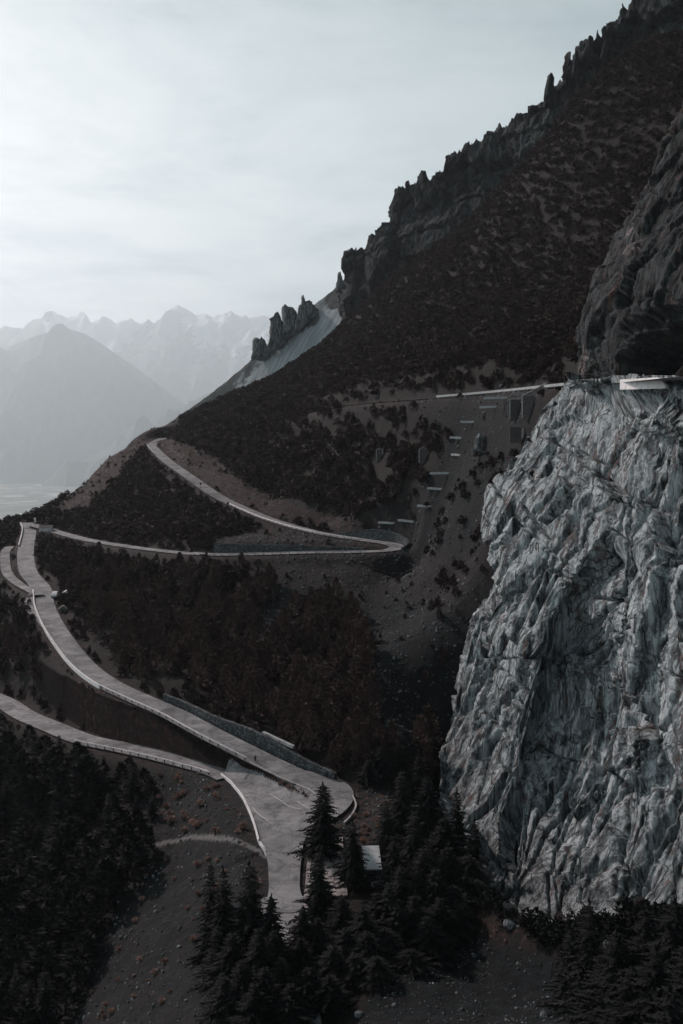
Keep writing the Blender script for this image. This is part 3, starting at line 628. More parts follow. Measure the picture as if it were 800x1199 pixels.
# ------------------------------------------------------------------ the paler scree slope behind the ridge, and its pinnacles
FAR_TOP = [(120,560),(160,520),(200,494),(215,484),(240,466),(262,449),(285,430),(300,416),(318,398),(335,384),(352,368),(372,354),(390,340),(404,326),(430,318)]
def far_slope():
    n = 420; tp = np.array(FAR_TOP, float); t = np.linspace(tp[0, 0], tp[-1, 0], n); y = np.interp(t, tp[:, 0], tp[:, 1]) - 1.6 * fbm(t / 9, t * 0, t * 0, 3)
    d0 = np.interp(t, [120, 200, 300, 404, 430], [900, 830, 790, 745, 735])
    crest = np.stack([(t - 400) / F * d0, d0, (HZ - y) / F * d0], -1)
    m = 260; v = np.linspace(0, 1, m)[:, None, None]
    dirn = np.array([.42, -.9, -.72])              # falls towards the valley in front of it
    B = crest[None] + v * dirn * 150
    x, yv = B[..., 0], B[..., 1]
    B[..., 2] += (2.2 * fbm(x / 30, yv / 30, 1.0, 3) + .9 * fbm((x * .9 + yv * .42) / 4, (yv * .9 - x * .42) / 50, 2.0, 3) + 1.3 * fbm(x / 7, yv / 7, 5.0, 3) * (1 - sstep(.1, .3, v[..., 0]))) * sstep(0, .03, v[..., 0])
    back = crest[None] + np.linspace(1, 0, 14, endpoint=False)[:, None, None] * np.array([-6, 60, -55])
    A = np.concatenate([back, B], 0)
    me = np_mesh('scree_slope', A.reshape(-1, 3), grid_faces(*A.shape[:2]), True)
    px, py = pix(A); rel = np.concatenate([np.zeros(14), np.linspace(0, 1, m)])[:, None]
    veg = .75 * (1 - sstep(.07, .15, rel + .05 * fbm(px / 12, py / 12, 0., 3))) + .45 * sstep(372, 400, px - (py - 350) * .35) + .3 * (1 - sstep(250, 290, px)) - .25
    attr(me, 'veg', veg); props(link('scree_slope', me, scree_mat()), kind='structure')
    return crest
far_slope()
def rock_lump(name, pts, thick, d, label, cat='rock', seed=0, mat=None, kind=None, group=None, y_scale=1.0):
    """a free-standing rock: its outline (pixels at distance d) given a real thickness, weathered all over"""
    pe = []
    for (x0, y0), (x1, y1) in zip(pts, pts[1:] + pts[:1]): pe += [(x0 + (x1 - x0) * t, y0 + (y1 - y0) * t) for t in np.arange(8) / 8]
    p = np.array([P(x, y, d) for x, y in pe]); c = p.mean(0); n = 72; m = 40
    a = np.linspace(0, 2 * math.pi, n, endpoint=False); q = p[:, [0, 2]] - c[[0, 2]]
    ang = np.arctan2(q[:, 1], q[:, 0]); o_ = np.argsort(ang); rr = np.hypot(q[:, 0], q[:, 1])
    R = np.interp(a, np.concatenate([ang[o_] - 2 * math.pi, ang[o_], ang[o_] + 2 * math.pi]) % 1e9 if False else np.concatenate([ang[o_] - 2 * math.pi, ang[o_], ang[o_] + 2 * math.pi, ang[o_] + 4 * math.pi]), np.tile(rr[o_], 4))
    th = np.linspace(-math.pi / 2, math.pi / 2, m)[:, None]
    s = np.cos(th) ** .7 if False else np.maximum(np.cos(th), 0) ** .55
    V = np.stack([R * np.cos(a) * s, np.sin(th) * thick / 2 + 0 * R, R * np.sin(a) * s], -1)
    e = thick * .5
    pu, pe_ = plates((V[..., 0] + V[..., 1] * .6) / e * 1.6 + seed * 3.3, V[..., 2] / e * .8 + seed, 10 + seed % 9); f = .93 + .30 * (pu - .5) + .10 * fbm(V[..., 0] / e * 1.3 + seed, V[..., 1] / e * 1.3, V[..., 2] / (1.6 * e), 4) + .10 * fbm(V[..., 0] / e * 5 + seed, V[..., 1] / e * 5, V[..., 2] / e * 3, 2)
    V = V * f[..., None]
    Fc = grid_faces(m, n + 0); 
    i = np.arange(m * n).reshape(m, n); j = np.roll(i, -1, 1); Fc = np.stack([i[:-1], j[:-1], j[1:], i[1:]], -1).reshape(-1, 4)
    me = np_mesh(name, V.reshape(-1, 3), Fc, False); ob = link(name, me, mat or M_BAND, None, tuple(c)); props(ob, label, cat, group, kind); return ob
PIN = [([(292,424),(296,408),(297,399),(301,394),(305,396),(307,391),(311,398),(313,408),(319,420)], 12, 778, 'low rounded rock stump, leftmost on the pale scree crest', 1),
       ([(311,416),(315,398),(316,384),(315,374),(319,370),(322,364),(326,363),(329,372),(333,380),(334,394),(341,408)], 15, 768, 'tallest pointed rock pinnacle standing on the scree crest', 2),
       ([(329,400),(331,384),(331,371),(330,361),(334,356),(338,358),(343,360),(347,366),(350,374),(357,392)], 14, 762, 'blunt rock pinnacle just right of the tallest one on the scree crest', 3),
       ([(343,386),(347,370),(349,358),(352,356),(353,347),(356,346),(358,352),(363,350),(369,356),(378,374)], 12, 756, 'jagged twin topped outcrop rising behind the blunt pinnacle', 4),
       ([(392,344),(394,330),(396,320),(399,318),(401,328),(405,342)], 6, 742, 'small rock spike at the foot of the dark cliff band', 5)]
for pts, th, d, lab, sd_ in PIN: rock_lump('rock_pinnacle', pts, th, d, lab, 'pinnacle', sd_, M_STONE)
SKY = [([(636,128),(638,108),(640,97),(642,89),(645,86),(648,92),(650,108),(654,126)], 7, 536, 'narrow rock finger standing on the dark skyline', 11), ([(669,92),(671,72),(673,62),(675,58),(678,68),(682,90)], 4, 522, 'slim rock needle on the dark upper skyline', 12), ([(703,68),(706,52),(709,44),(712,54),(715,66)], 3, 506, 'short rock needle near the top of the skyline', 13),
       ([(484,232),(487,220),(489,213),(492,218),(495,230)], 3, 638, 'stubby rock tooth on the cliff top above the scree', 14)]
for pts, th, d, lab, sd_ in SKY: rock_lump('rock_pinnacle', pts, th, d, lab, 'pinnacle', sd_)

# ------------------------------------------------------------------ far mountains and the valley floor
def mountain_mat(name, snowline, snowrange, low, high):
    m, nt, b = new_mat(name); co = objco(nt); g = nt.nodes.new('ShaderNodeNewGeometry')
    sx = nt.nodes.new('ShaderNodeSeparateXYZ'); nt.links.new(co, sx.inputs[0]); n = noise(nt, co, .0016, 10, .68); n2 = noise(nt, co, .0006, 6, .6)
    c = ramp(nt, n, [(.35, low), (.65, high)])
    if snowline:
        z = mathn(nt, 'ADD', mathn(nt, 'DIVIDE', mathn(nt, 'SUBTRACT', sx.outputs['Z'], snowline), snowrange), mathn(nt, 'MULTIPLY', mathn(nt, 'SUBTRACT', n, .5), 4.0))
        z = mathn(nt, 'ADD', z, mathn(nt, 'MULTIPLY', attrf(nt, 'snow'), 1.6))
        c = mixc(nt, ramp(nt, z, [(.45, (0, 0, 0)), (.6, (1, 1, 1))]), c, (.85, .88, .9))
    nt.links.new(c, b.inputs['Base Color']); return m
def mountain(name, crest, d, run, drop, mat, amp, seed, rel=.16, nx=420, ny=150, snowx=None):
    c = np.array(crest, float); t = np.linspace(c[0, 0], c[-1, 0], nx); y = np.interp(t, c[:, 0], c[:, 1])
    y -= (np.abs(fbm(t / 22, t * 0 + seed, t * 0, 5)) * 5 + 1.2 * fbm(t / 5, t * 0 + seed, t * 0, 3)) * amp
    C = np.stack([(t - 400) / F * d, t * 0 + d, (HZ - y) / F * d], -1)
    v = np.linspace(0, 1, ny)[:, None]
    X = C[None, :, 0] + 0 * v; Y = C[None, :, 1] - run * v; Z = C[None, :, 2] - drop * v ** .85
    sc = run * .22
    e = fbm(X / sc + seed, Y / sc * .5, 0 * X, 5, True) + .5 * fbm(X / sc * 3, Y / sc * 1.5, 0 * X + 3, 4, True)
    Z = Z + e * drop * rel * sstep(0, .12, v)
    bk = np.linspace(1, 0, 12, endpoint=False)[:, None]
    X = np.concatenate([C[None, :, 0] + 0 * bk, X]); Y = np.concatenate([C[None, :, 1] + bk * run * .5, Y]); Z = np.concatenate([C[None, :, 2] - bk * drop * .6, Z])
    me = np_mesh(name, np.stack([X, Y, Z], -1).reshape(-1, 3), grid_faces(*X.shape)[:, ::-1], True)
    attr(me, 'snow', np.repeat((np.interp(t, [q[0] for q in snowx], [q[1] for q in snowx]) if snowx else t * 0)[None], X.shape[0], 0))
    props(link(name, me, mat), kind='structure')
MM_S = mountain_mat('snow_mountain', 3150, 850, (.10, .12, .14), (.24, .26, .28)); MM_F = mountain_mat('forest_mountain', None, 1, (.035, .055, .065), (.08, .105, .115)); MM_N = mountain_mat('near_spur', None, 1, (.025, .033, .035), (.07, .08, .08))
mountain('snow_mountain', [(-500,470),(-150,430),(-60,412),(0,396),(30,384),(48,379),(58,372),(66,367),(76,374),(84,370),(95,374),(118,380),(150,383),(175,382),(195,376),(215,370),(240,369),(262,374),(285,377),(315,375),(350,372),(420,372),(520,368),(650,380)], 33000, 10500, 6000, MM_S, .13, 2.0,
         snowx=[(-500,-.5),(40,-.7),(70,-.4),(85,1.2),(110,1.6),(160,1.0),(180,-.2),(215,-.2),(245,1.0),(300,.9),(420,.8)])
mountain('forest_mountain', [(-500,560),(-160,482),(-60,440),(0,411),(40,394),(75,383),(100,391),(118,402),(150,424),(180,446),(215,472),(250,500),(310,545),(400,610)], 23500, 9600, 6000, MM_F, .14, 5.0, .13)
mountain('valley_spur', [(-300,760),(-60,632),(0,592),(50,566),(100,538),(140,516),(180,494),(240,462),(330,430)], 18000, 5900, 3500, MM_N, .2, 9.0)
def valley():
    m, nt, b = new_mat('valley_fields'); co = objco(nt)
    v = N(nt, 'ShaderNodeTexVoronoi', Scale=.004); nt.links.new(co, v.inputs['Vector'])
    s = nt.nodes.new('ShaderNodeSeparateColor'); nt.links.new(v.outputs['Color'], s.inputs[0])
    c = ramp(nt, s.outputs[0], [(0, (.05, .06, .05)), (.6, (.13, .13, .10)), (.85, (.2, .2, .17)), (1, (.5, .5, .48))]); nt.links.new(c, b.inputs['Base Color'])
    n = 120; r = np.linspace(-37500, 37500, n); X, Y = np.meshgrid(r, r * .7 + 17000); Z = -1010 + 25 * fbm(X / 1500, Y / 1500, 0 * X, 3)
    props(link('ground', np_mesh('ground', np.stack([X, Y, Z], -1).reshape(-1, 3), grid_faces(n, n), True), m), kind='structure')
valley()

# ------------------------------------------------------------------ roads
def tang(c):
    t = np.gradient(c[:, :2], axis=0); t /= np.linalg.norm(t, axis=1)[:, None] + 1e-9; return t
def offset(c, o, dz=0.0):        # o > 0: right of the direction of travel
    t = tang(c); o = np.asarray(o) * np.ones(len(c)); q = c.copy(); q[:, 0] += t[:, 1] * o; q[:, 1] -= t[:, 0] * o; q[:, 2] += dz; return q
def strip(name, c, l, r, mat, dz=.06, kind='structure', n=5):
    l = np.asarray(l) * np.ones(len(c)); r = np.asarray(r) * np.ones(len(c))
    V = np.stack([offset(c, -l + (l + r) * k / (n - 1), dz) for k in range(n)], 1)
    o = link(name, np_mesh(name, V.reshape(-1, 3), grid_faces(len(c), n)[:, ::-1], True), mat); props(o, kind=kind); return o
def near(k, px, py, d):          # index on a centreline closest to a pixel point
    p = P(px, py, d); return int(np.argmin(np.hypot(CL[k][:, 0] - p[0], CL[k][:, 1] - p[1])))
for k, c in CL.items():
    if k == 'junction': continue
    if k == 'side_road': c = c[near('side_road', 334, 1052, 126.5):]
    if k == 'middle_road': c = c[:near(k, 358, 913, 164) + 1]
    if k == 'lower_road': c = c[near(k, 267, 909, 170.5):]
    hw = ROADS[k][0]; l = np.full(len(c), hw); r = np.full(len(c), hw)
    if k == 'middle_road':       # the lay-by where the lane joins, and the bend
        i = near(k, 52, 709, 272); s = np.exp(-((np.arange(len(c)) - i) / 9.0) ** 2); r += 2.5 * s; l += 1.0 * s if False else 0
        l += 0
    if k == 'lower_road':
        i = near(k, 325, 940, 157.5); s = np.exp(-((np.arange(len(c)) - i) / 6.0) ** 2); r += 0 * s
    strip(k, c, l, r, M_PLAZA if k == 'paved_yard' else M_ASPH, .06 + .012 * list(CL).index(k))
def surf(name, pts, mat, dz, kind='structure', z=None):
    w = [P(*p) for p in pts]; bm = bmesh.new(); zz_ = [H(p[0], p[1]) for p in w]
    f = bm.faces.new([bm.verts.new((p[0], p[1], (p[2] if z is None else z) + dz)) for p in w]); bm.normal_update()
    if f.normal.z < 0: f.normal_flip()
    bmesh.ops.triangulate(bm, faces=bm.faces)
    me = bpy.data.meshes.new(name); bm.to_mesh(me); bm.free(); o = link(name, me, mat); props(o, kind=kind); return o

JUNC = [(262,909.5),(272,918),(282,931),(291,947),(298,964),(302,982),(308,992),(313,1010),(315,1040),(317,1070),(352,1070),(351,1040),(353,1008),(357,988),(366,972),(383,965),(398,957),(409,947),(414.5,936),(412,926),(402,917),(385,910.5),(368,906),
        (346,916),(360,924),(369,931),(371,937),(366,943),(355,945.5),(340,941.5),(322,932),(302,917),(284,906.5),(268,899)]
def junction():
    pts = [hit(*p) for p in JUNC]; pts = catmull(np.array(pts + pts[:1]), 1.0)[:-1]; cs = [CL[k] for k in ('middle_road', 'lower_road', 'side_road')]
    def zr(p):
        w = 0; zz_ = 0
        for c in cs:
            d2 = (c[:, 0] - p[0]) ** 2 + (c[:, 1] - p[1]) ** 2; g = 1 / (d2 + 1.0) ** 2; w += g.sum(); zz_ += (g * c[:, 2]).sum()
        return zz_ / w + .16
    bm = bmesh.new(); f = bm.faces.new([bm.verts.new((p[0], p[1], zr(p))) for p in pts]); bmesh.ops.triangulate(bm, faces=[f]); 
    for _ in range(3): bmesh.ops.subdivide_edges(bm, edges=[e for e in bm.edges if e.calc_length() > 2.2], cuts=1); bmesh.ops.triangulate(bm, faces=[f for f in bm.faces if len(f.verts) > 3])
    for v in bm.verts: v.co.z = zr(v.co)
    bm.normal_update()
    for f in bm.faces:
        if f.normal.z < 0: f.normal_flip()
        f.smooth = True
    me = bpy.data.meshes.new('road_junction'); bm.to_mesh(me); bm.free(); props(link('road_junction', me, M_ASPH), kind='structure')
junction()

# ------------------------------------------------------------------ plants: shapes
def diamonds(c, a, s, ln, wd):
    a = a / (np.linalg.norm(a, axis=1)[:, None] + 1e-9); s = s - (s * a).sum(1)[:, None] * a; s /= np.linalg.norm(s, axis=1)[:, None] + 1e-9
    ln = ln[:, None]; wd = wd[:, None]
    V = np.stack([c - a * ln * .5, c + s * wd * .5 - a * ln * .08, c + a * ln * .5, c - s * wd * .5 - a * ln * .08], 1).reshape(-1, 3)
    return V, np.arange(len(V)).reshape(-1, 4)
def scrub_shape(seed, n, R=.40, up=1.1, peak=1.6):
    r = np.random.default_rng(seed); k = 7
    ct = np.concatenate([[.82], r.uniform(.12, .75, k)]); ca = r.uniform(0, 6.28, k + 1); cr = R * (1 - ct ** peak) * r.uniform(.5, .95, k + 1); cr[0] *= .2
    cc = np.stack([cr * np.cos(ca) + r.normal(0, .03, k + 1), cr * np.sin(ca), ct * .92], 1)
    i = r.integers(0, k + 1, n); p = cc[i] + r.normal(size=(n, 3)) * np.array([.13, .13, .13]) * R / .4
    p[:, 2] = np.clip(p[:, 2], .03, 1.0); q = np.hypot(p[:, 0], p[:, 1]); lim = R * (1.04 - p[:, 2] ** peak) + .03; f = np.minimum(1, lim / (q + 1e-6)); p[:, :2] *= f[:, None]
    a = p * np.array([1.6, 1.6, 0]) + np.array([0, 0, up * .4]) + r.normal(size=(n, 3)) * .28
    return diamonds(p, a, r.normal(size=(n, 3)), r.uniform(.15, .30, n) * (130 / n) ** .33, r.uniform(.09, .17, n) * (130 / n) ** .33)
def pine_shape(seed, n=520):     # a young conifer, dense and ragged, with an uneven tip
    r = np.random.default_rng(seed); V = []; Fc = []; b = 0
    lean = r.normal(0, .04, 2)
    t = r.uniform(0.04, 1, n) ** 1.15; ang = r.uniform(0, 6.28, n)
    lob = 1 + .28 * np.sin(ang * 3 + seed + t * 9) + .22 * np.sin(ang * 5 + t * 17 + 2 * seed)
    rr = .30 * (1 - t) ** .75 * (.35 + .65 * r.uniform(0, 1, n) ** .45) * lob + .012
    p = np.stack([rr * np.cos(ang) + lean[0] * t, rr * np.sin(ang) + lean[1] * t, t], 1)
    a = np.stack([np.cos(ang), np.sin(ang), r.uniform(-.15, .9, n) + t * .6], 1) + r.normal(size=(n, 3)) * .25
    return diamonds(p, a, r.normal(size=(n, 3)), r.uniform(.07, .16, n), r.uniform(.03, .07, n))
def spruce_shape(seed, levels=24, R=.27):   # whorls of drooping boughs with hanging twigs, gaps between them
    r = np.random.default_rng(seed); C = []; A = []; S = []; L = []; W = []
    for i in range(levels):
        t = .10 + .88 * (i + r.uniform(-.3, .3)) / levels; nb = int(r.integers(6, 9)) if t < .85 else 5
        a0 = r.uniform(0, 6.28); bl = R * ((1 - t) ** .8 + .035) * r.uniform(.75, 1.15)
        for k in range(nb):
            an = a0 + 6.28 * k / nb + r.normal(0, .22); ln = bl * r.uniform(.6, 1.2); d = np.array([math.cos(an), math.sin(an), 0]); sdv = np.array([-d[1], d[0], 0])
            nt_ = max(4, int(ln * 46)); rise = r.uniform(-.10, .25) + .25 * (t > .7)
            for j in range(nt_):
                s = (j + .6) / nt_; cpos = d * ln * s + np.array([0, 0, t + ln * (rise * s - .48 * s * s + .16 * s ** 3)])
                tw = (.34 * ln * (1 - s * .75) + .012)
                for sg in (-1, 1):
                    dr = d * .75 + sdv * sg * r.uniform(.5, 1.0) + np.array([0, 0, -r.uniform(.05, .55)])
                    C.append(cpos + dr * tw * .4); A.append(dr); S.append(np.array([0, 0, 1]) + r.normal(size=3) * .5); L.append(tw * r.uniform(.8, 1.2)); W.append(tw * .30 + .006)
            C.append(d * ln * .5 + np.array([0, 0, t + ln * (rise * .5 - .1)])); A.append(d + np.array([0, 0, rise - .35])); S.append(sdv); L.append(ln); W.append(.03 + .1 * ln)
    for j in range(10):
        C.append(np.array([r.normal(0, .004), r.normal(0, .004), .95 + .006 * j])); A.append(np.array([r.normal(0, .3), r.normal(0, .3), 1])); S.append(r.normal(size=3)); L.append(.05); W.append(.012)
    return diamonds(np.array(C), np.array(A), np.array(S), np.array(L), np.array(W))
def grass_shape(seed, n=46):
    r = np.random.default_rng(seed); an = r.uniform(0, 6.28, n); t = r.uniform(.1, 1, n)
    d = np.stack([np.cos(an) * t, np.sin(an) * t, .55 + .75 * (1 - t)], 1) + r.normal(size=(n, 3)) * .15
    return diamonds(d * .36 + np.array([0, 0, .02]), d, r.normal(size=(n, 3)), r.uniform(.4, .75, n), r.uniform(.06, .13, n))
def trunk_mesh(name, r0, top=.9):
    mb = MB(); mb.cyl((0, 0, -.08), (0, 0, top), r0, r0 * .12, 8); me = bpy.data.meshes.new(name); mb.bm.to_mesh(me); mb.bm.free(); me.materials.append(M_BARK); return me
def scatter(name, shapes, P_, Hh, Ww, mat, label, rs):
    """one mesh from many turned, scaled copies of small shapes"""
    V = []; n = len(P_); a = rs.uniform(0, 6.28, n); vi = rs.integers(0, len(shapes), n)
    for k, (v, f) in enumerate(shapes):
        m = vi == k
        if not m.any(): continue
        c, s = np.cos(a[m])[:, None], np.sin(a[m])[:, None]; w = Ww[m][:, None]
        x = (v[None, :, 0] * c - v[None, :, 1] * s) * w + P_[m][:, 0:1]; y = (v[None, :, 0] * s + v[None, :, 1] * c) * w + P_[m][:, 1:2]; z = v[None, :, 2] * Hh[m][:, None] + P_[m][:, 2:3]
        V.append(np.stack([x, y, z], -1).reshape(-1, 3))
    V = np.concatenate(V); me = np_mesh(name, V, np.arange(len(V)).reshape(-1, 4)); return props(link(name, me, mat), label, kind='stuff')

# ------------------------------------------------------------------ where the roads show in the photograph, so that no tree stands in front of them
RMASK = np.zeros((1260, 900), np.float32)
for k, c in CL.items():
    if k in ('top_road', 'side_road', 'paved_yard'): continue
    hw = ROADS[k][0]; cc = catmull(c[::2], .4)
    for o_ in np.linspace(-hw, hw, 40):
        q = offset(cc, o_); x, y = pix(q); i = np.round(x).astype(int) + 50; j = np.round(y).astype(int)
        ok = (i > 0) & (i < 899) & (j > 0) & (j < 1259); RMASK[j[ok], i[ok]] = np.maximum(RMASK[j[ok], i[ok]], q[ok, 1])
def blocks_road(p, h, w):
    x, y, z = p[:, 0], p[:, 1], p[:, 2]; r = np.zeros(len(p), bool)
    for f in (.25, .5, .7, .9):
        for s in (-.28, 0, .28):
            px, py = pix(np.stack([x + s * w * (1 - f * .7), y, z + h * f], -1)); i = np.clip(np.round(px).astype(int) + 50, 0, 899); j = np.clip(np.round(py).astype(int), 0, 1259)
            r |= RMASK[j, i] > y + .5
    return r
def in_view(p, h):               # is the top of the plant in the frame and not behind the hillside or a rock face
    px, py = pix(p + np.stack([0 * h, 0 * h, h], -1)); ok = (px > -60) & (px < 860) & (py > -40) & (py < 1320)
    for s in np.linspace(.25, .985, 46):
        y = p[:, 1] * s; ok &= H(p[:, 0] * s, y) < (p[:, 2] + h) * s + 1.0 + .004 * y
    le = np.array(cl_left, float)[::-1]; ed = np.interp(py, le[:, 1], le[:, 0], left=1e6); dcl = _cf(np.stack([np.minimum(px, 940), np.clip(py, 436, 1130)], 1) / 300)
    ok &= ~((px > ed + 6) & (py > 440) & (py < 1085) & (p[:, 1] > dcl))
    le = np.array(cr_left, float)[::-1]; ed = np.interp(py, le[:, 1], le[:, 0], left=1e6); ok &= ~((px > ed + 4) & (py < 455) & (p[:, 1] > 150))
    return ok
def onscree(px, py):
    r = np.zeros(len(px), bool)
    for z_ in Z_SCREE: r |= inpoly(px, py, z_)
    return r
rs = np.random.default_rng(21)
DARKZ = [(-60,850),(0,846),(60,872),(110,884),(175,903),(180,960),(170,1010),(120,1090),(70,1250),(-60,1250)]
sp = 2.75; ax = np.arange(-260, 340, sp); ay = np.arange(96, 700, sp); qx, qy = np.meshgrid(ax, ay); qx = (qx + rs.uniform(-.5, .5, qx.shape) * sp).ravel(); qy = (qy + rs.uniform(-.5, .5, qy.shape) * sp).ravel()
m = (np.abs(qx / qy) < .40); qx, qy = qx[m], qy[m]; q = np.stack([qx, qy, H(qx, qy)], 1); px, py = pix(q)
nz = fbm(qx / 22, qy / 22, 0 * qx, 4); scr = onscree(px, py); dark = inpoly(px, py, DARKZ); rdist = RDq(qx, qy)
mid = (py > 630) & (qy < 330); prob = np.where(scr, .08 + .14 * (nz > .15), np.where(nz > -.28, .95, np.where(qy > 400, .85, .5))); prob = np.where(mid & ~scr, prob * .62, prob)
bank = inpoly(px, py, Z_SCREE[10]) | inpoly(px, py, [(500,640),(575,640),(585,700),(550,790),(520,870),(490,860),(500,760)]); prob = np.where(bank, .5, prob); prob = np.where(dark, 0, prob); prob = np.where(inpoly(px, py, Z_SCREE[2]), .0, prob); prob = np.where(inpoly(px, py, Z_SCREE[3]) | inpoly(px, py, Z_SCREE[8]), .012, prob)
hh = np.where(scr, rs.uniform(.5, 2.0, len(qx)), np.where(mid, rs.uniform(3.2, 6.6, len(qx)), rs.uniform(1.9, 4.3, len(qx)))) * (1 + .3 * nz)
hh = np.where(bank, rs.uniform(1.2, 3.2, len(qx)), hh)
hh = np.minimum(hh, .9 + rdist * .9); ww = hh * np.where(mid, rs.uniform(.85, 1.15, len(qx)), rs.uniform(1.0, 1.6, len(qx)))
zt = inpoly(px, py, [(200,500),(330,480),(520,486),(505,560),(480,602),(420,612),(330,575),(260,530)]) & ~scr; hh = np.where(zt, hh * 1.35, hh); ww = np.where(zt, ww * 1.15, ww); ww = ww * np.where(mid, 1, 1.15)
clear = np.zeros(len(qx), bool)
for wx, wy in ((447, 538), (501, 540), (607, 489), (622, 487)): clear |= (np.abs(px - wx) < 9) & (py > wy - 8) & (py < wy + 22)
keep = ~clear & (rs.uniform(0, 1, len(qx)) < prob) & (rdist > .9) & ~(py > 1000) & ~((px > 400) & (py > 905))
q, hh, ww, scr, mid = q[keep], hh[keep], ww[keep], scr[keep], mid[keep]
blk = blocks_road(q, hh, ww); small = blocks_road(q, hh * .42, ww * .5)
hh = np.where(blk & ~small, hh * .42, hh); ww = np.where(blk & ~small, ww * .5, ww); far_ = q[:, 1] > 560; hh = np.where(far_, hh * .8, hh); k = ~small & in_view(q, hh); q, hh, ww, scr, mid = q[k], hh[k], ww[k], scr[k], mid[k]
# the 290 that show largest stand as trees of their own
ppx_, ppy_ = pix(q); big = np.where(~scr & (hh > 2.0), hh / q[:, 1], 0); order = np.argsort(-big)[:285]
ind = np.zeros(len(q), bool); ind[order] = True
PINE = []
for s in range(7):
    v, f = pine_shape(s + 3); me = np_mesh('crown', v, f); me.materials.append(M_PINE); PINE.append((me, trunk_mesh('trunk', .022, .8)))
def pine_label(x, y, d):
    if y < 640: return 'reddish dark young pine on the slope between the two upper bends', 'pines between the upper bends'
    if x < 140 and y > 700 and y - 700 > (x - 60) * 1.0: return 'dark pine on the steep bank between the middle and lower road', 'pines between middle and lower road'
    if y > 800: return 'dark pine just above the stone wall of the middle road', 'pines above the middle road wall'
    if x > 300: return 'brown tinged pine in the round clump beside the grey scree gully', 'pines in the clump by the scree gully'
    return 'dark pine in the dense wood between the pale upper road and the middle road', 'pines in the wood below the upper road'
def plant(name, meshes, loc, h, w, rz, label, cat, group):
    o = empty(name, tuple(loc), rz, label, cat, group); o.scale = (w, w, h)
    c = bpy.data.objects.new('crown', meshes[0]); COL.objects.link(c); c.parent = o
    t = bpy.data.objects.new('trunk', meshes[1]); COL.objects.link(t); t.parent = o
    return o
for j in order:
    lab, grp = pine_label(ppx_[j], ppy_[j], q[j, 1]); plant('pine_tree', PINE[int(rs.integers(0, 7))], q[j] - np.array([0, 0, .1]), hh[j] * 1.12, hh[j] * 1.25, rs.uniform(0, 6.28), lab, 'tree', grp)
r_ = ~ind; nearm = r_ & (q[:, 1] < 330); farm = r_ & ~nearm
SH_N = [scrub_shape(s, 130, .38, 1.3, 1.4) for s in range(8)]; SH_F = [scrub_shape(s + 40, 64, .42, 1.0) for s in range(8)]
scatter('pine_scrub', SH_F, q[farm] - np.array([0, 0, .15]), hh[farm], ww[farm], M_SCRUB, 'reddish brown mountain pine scrub covering the far hillside', rs)
scatter('pine_thicket', SH_N, q[nearm] - np.array([0, 0, .15]), hh[nearm], ww[nearm], M_SCRUB, 'dark pine thicket around the lower bends', rs)
print('SCRUB', farm.sum(), nearm.sum(), ind.sum())

# spruces: the big ones one by one
SPR = []
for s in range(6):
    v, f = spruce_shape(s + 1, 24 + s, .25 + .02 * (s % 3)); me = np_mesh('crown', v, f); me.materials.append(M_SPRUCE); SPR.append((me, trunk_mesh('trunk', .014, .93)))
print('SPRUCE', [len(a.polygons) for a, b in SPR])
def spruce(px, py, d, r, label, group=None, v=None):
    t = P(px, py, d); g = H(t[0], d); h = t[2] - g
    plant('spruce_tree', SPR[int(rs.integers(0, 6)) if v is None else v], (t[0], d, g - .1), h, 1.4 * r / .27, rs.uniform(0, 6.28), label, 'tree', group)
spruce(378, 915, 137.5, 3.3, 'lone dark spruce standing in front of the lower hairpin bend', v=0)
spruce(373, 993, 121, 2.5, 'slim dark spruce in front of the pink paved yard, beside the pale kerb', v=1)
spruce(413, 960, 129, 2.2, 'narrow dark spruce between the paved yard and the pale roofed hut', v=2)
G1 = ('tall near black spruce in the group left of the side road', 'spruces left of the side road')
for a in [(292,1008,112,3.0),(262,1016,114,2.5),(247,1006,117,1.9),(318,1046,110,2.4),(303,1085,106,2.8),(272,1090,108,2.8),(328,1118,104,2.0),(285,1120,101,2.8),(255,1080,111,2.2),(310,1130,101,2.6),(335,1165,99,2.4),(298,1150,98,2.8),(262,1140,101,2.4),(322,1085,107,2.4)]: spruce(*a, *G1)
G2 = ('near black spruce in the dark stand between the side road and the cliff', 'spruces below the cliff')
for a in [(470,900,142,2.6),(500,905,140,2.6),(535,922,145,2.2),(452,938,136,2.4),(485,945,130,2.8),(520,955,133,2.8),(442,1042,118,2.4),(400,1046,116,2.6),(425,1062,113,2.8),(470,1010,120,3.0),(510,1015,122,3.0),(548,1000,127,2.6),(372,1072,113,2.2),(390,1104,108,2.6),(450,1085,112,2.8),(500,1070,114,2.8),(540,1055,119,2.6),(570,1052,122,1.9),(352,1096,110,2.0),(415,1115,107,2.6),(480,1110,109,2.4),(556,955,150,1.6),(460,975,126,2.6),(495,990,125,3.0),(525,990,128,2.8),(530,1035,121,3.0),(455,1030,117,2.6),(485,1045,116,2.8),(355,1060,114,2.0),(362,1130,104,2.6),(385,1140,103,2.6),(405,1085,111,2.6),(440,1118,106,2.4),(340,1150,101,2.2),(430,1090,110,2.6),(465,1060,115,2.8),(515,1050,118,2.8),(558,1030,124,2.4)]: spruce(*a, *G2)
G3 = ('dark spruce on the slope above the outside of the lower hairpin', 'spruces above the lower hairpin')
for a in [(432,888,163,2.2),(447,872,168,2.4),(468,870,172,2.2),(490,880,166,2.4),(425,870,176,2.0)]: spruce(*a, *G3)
G4 = ('near black spruce at the foot of the cliff beside the stony clearing', 'spruces at the cliff foot')
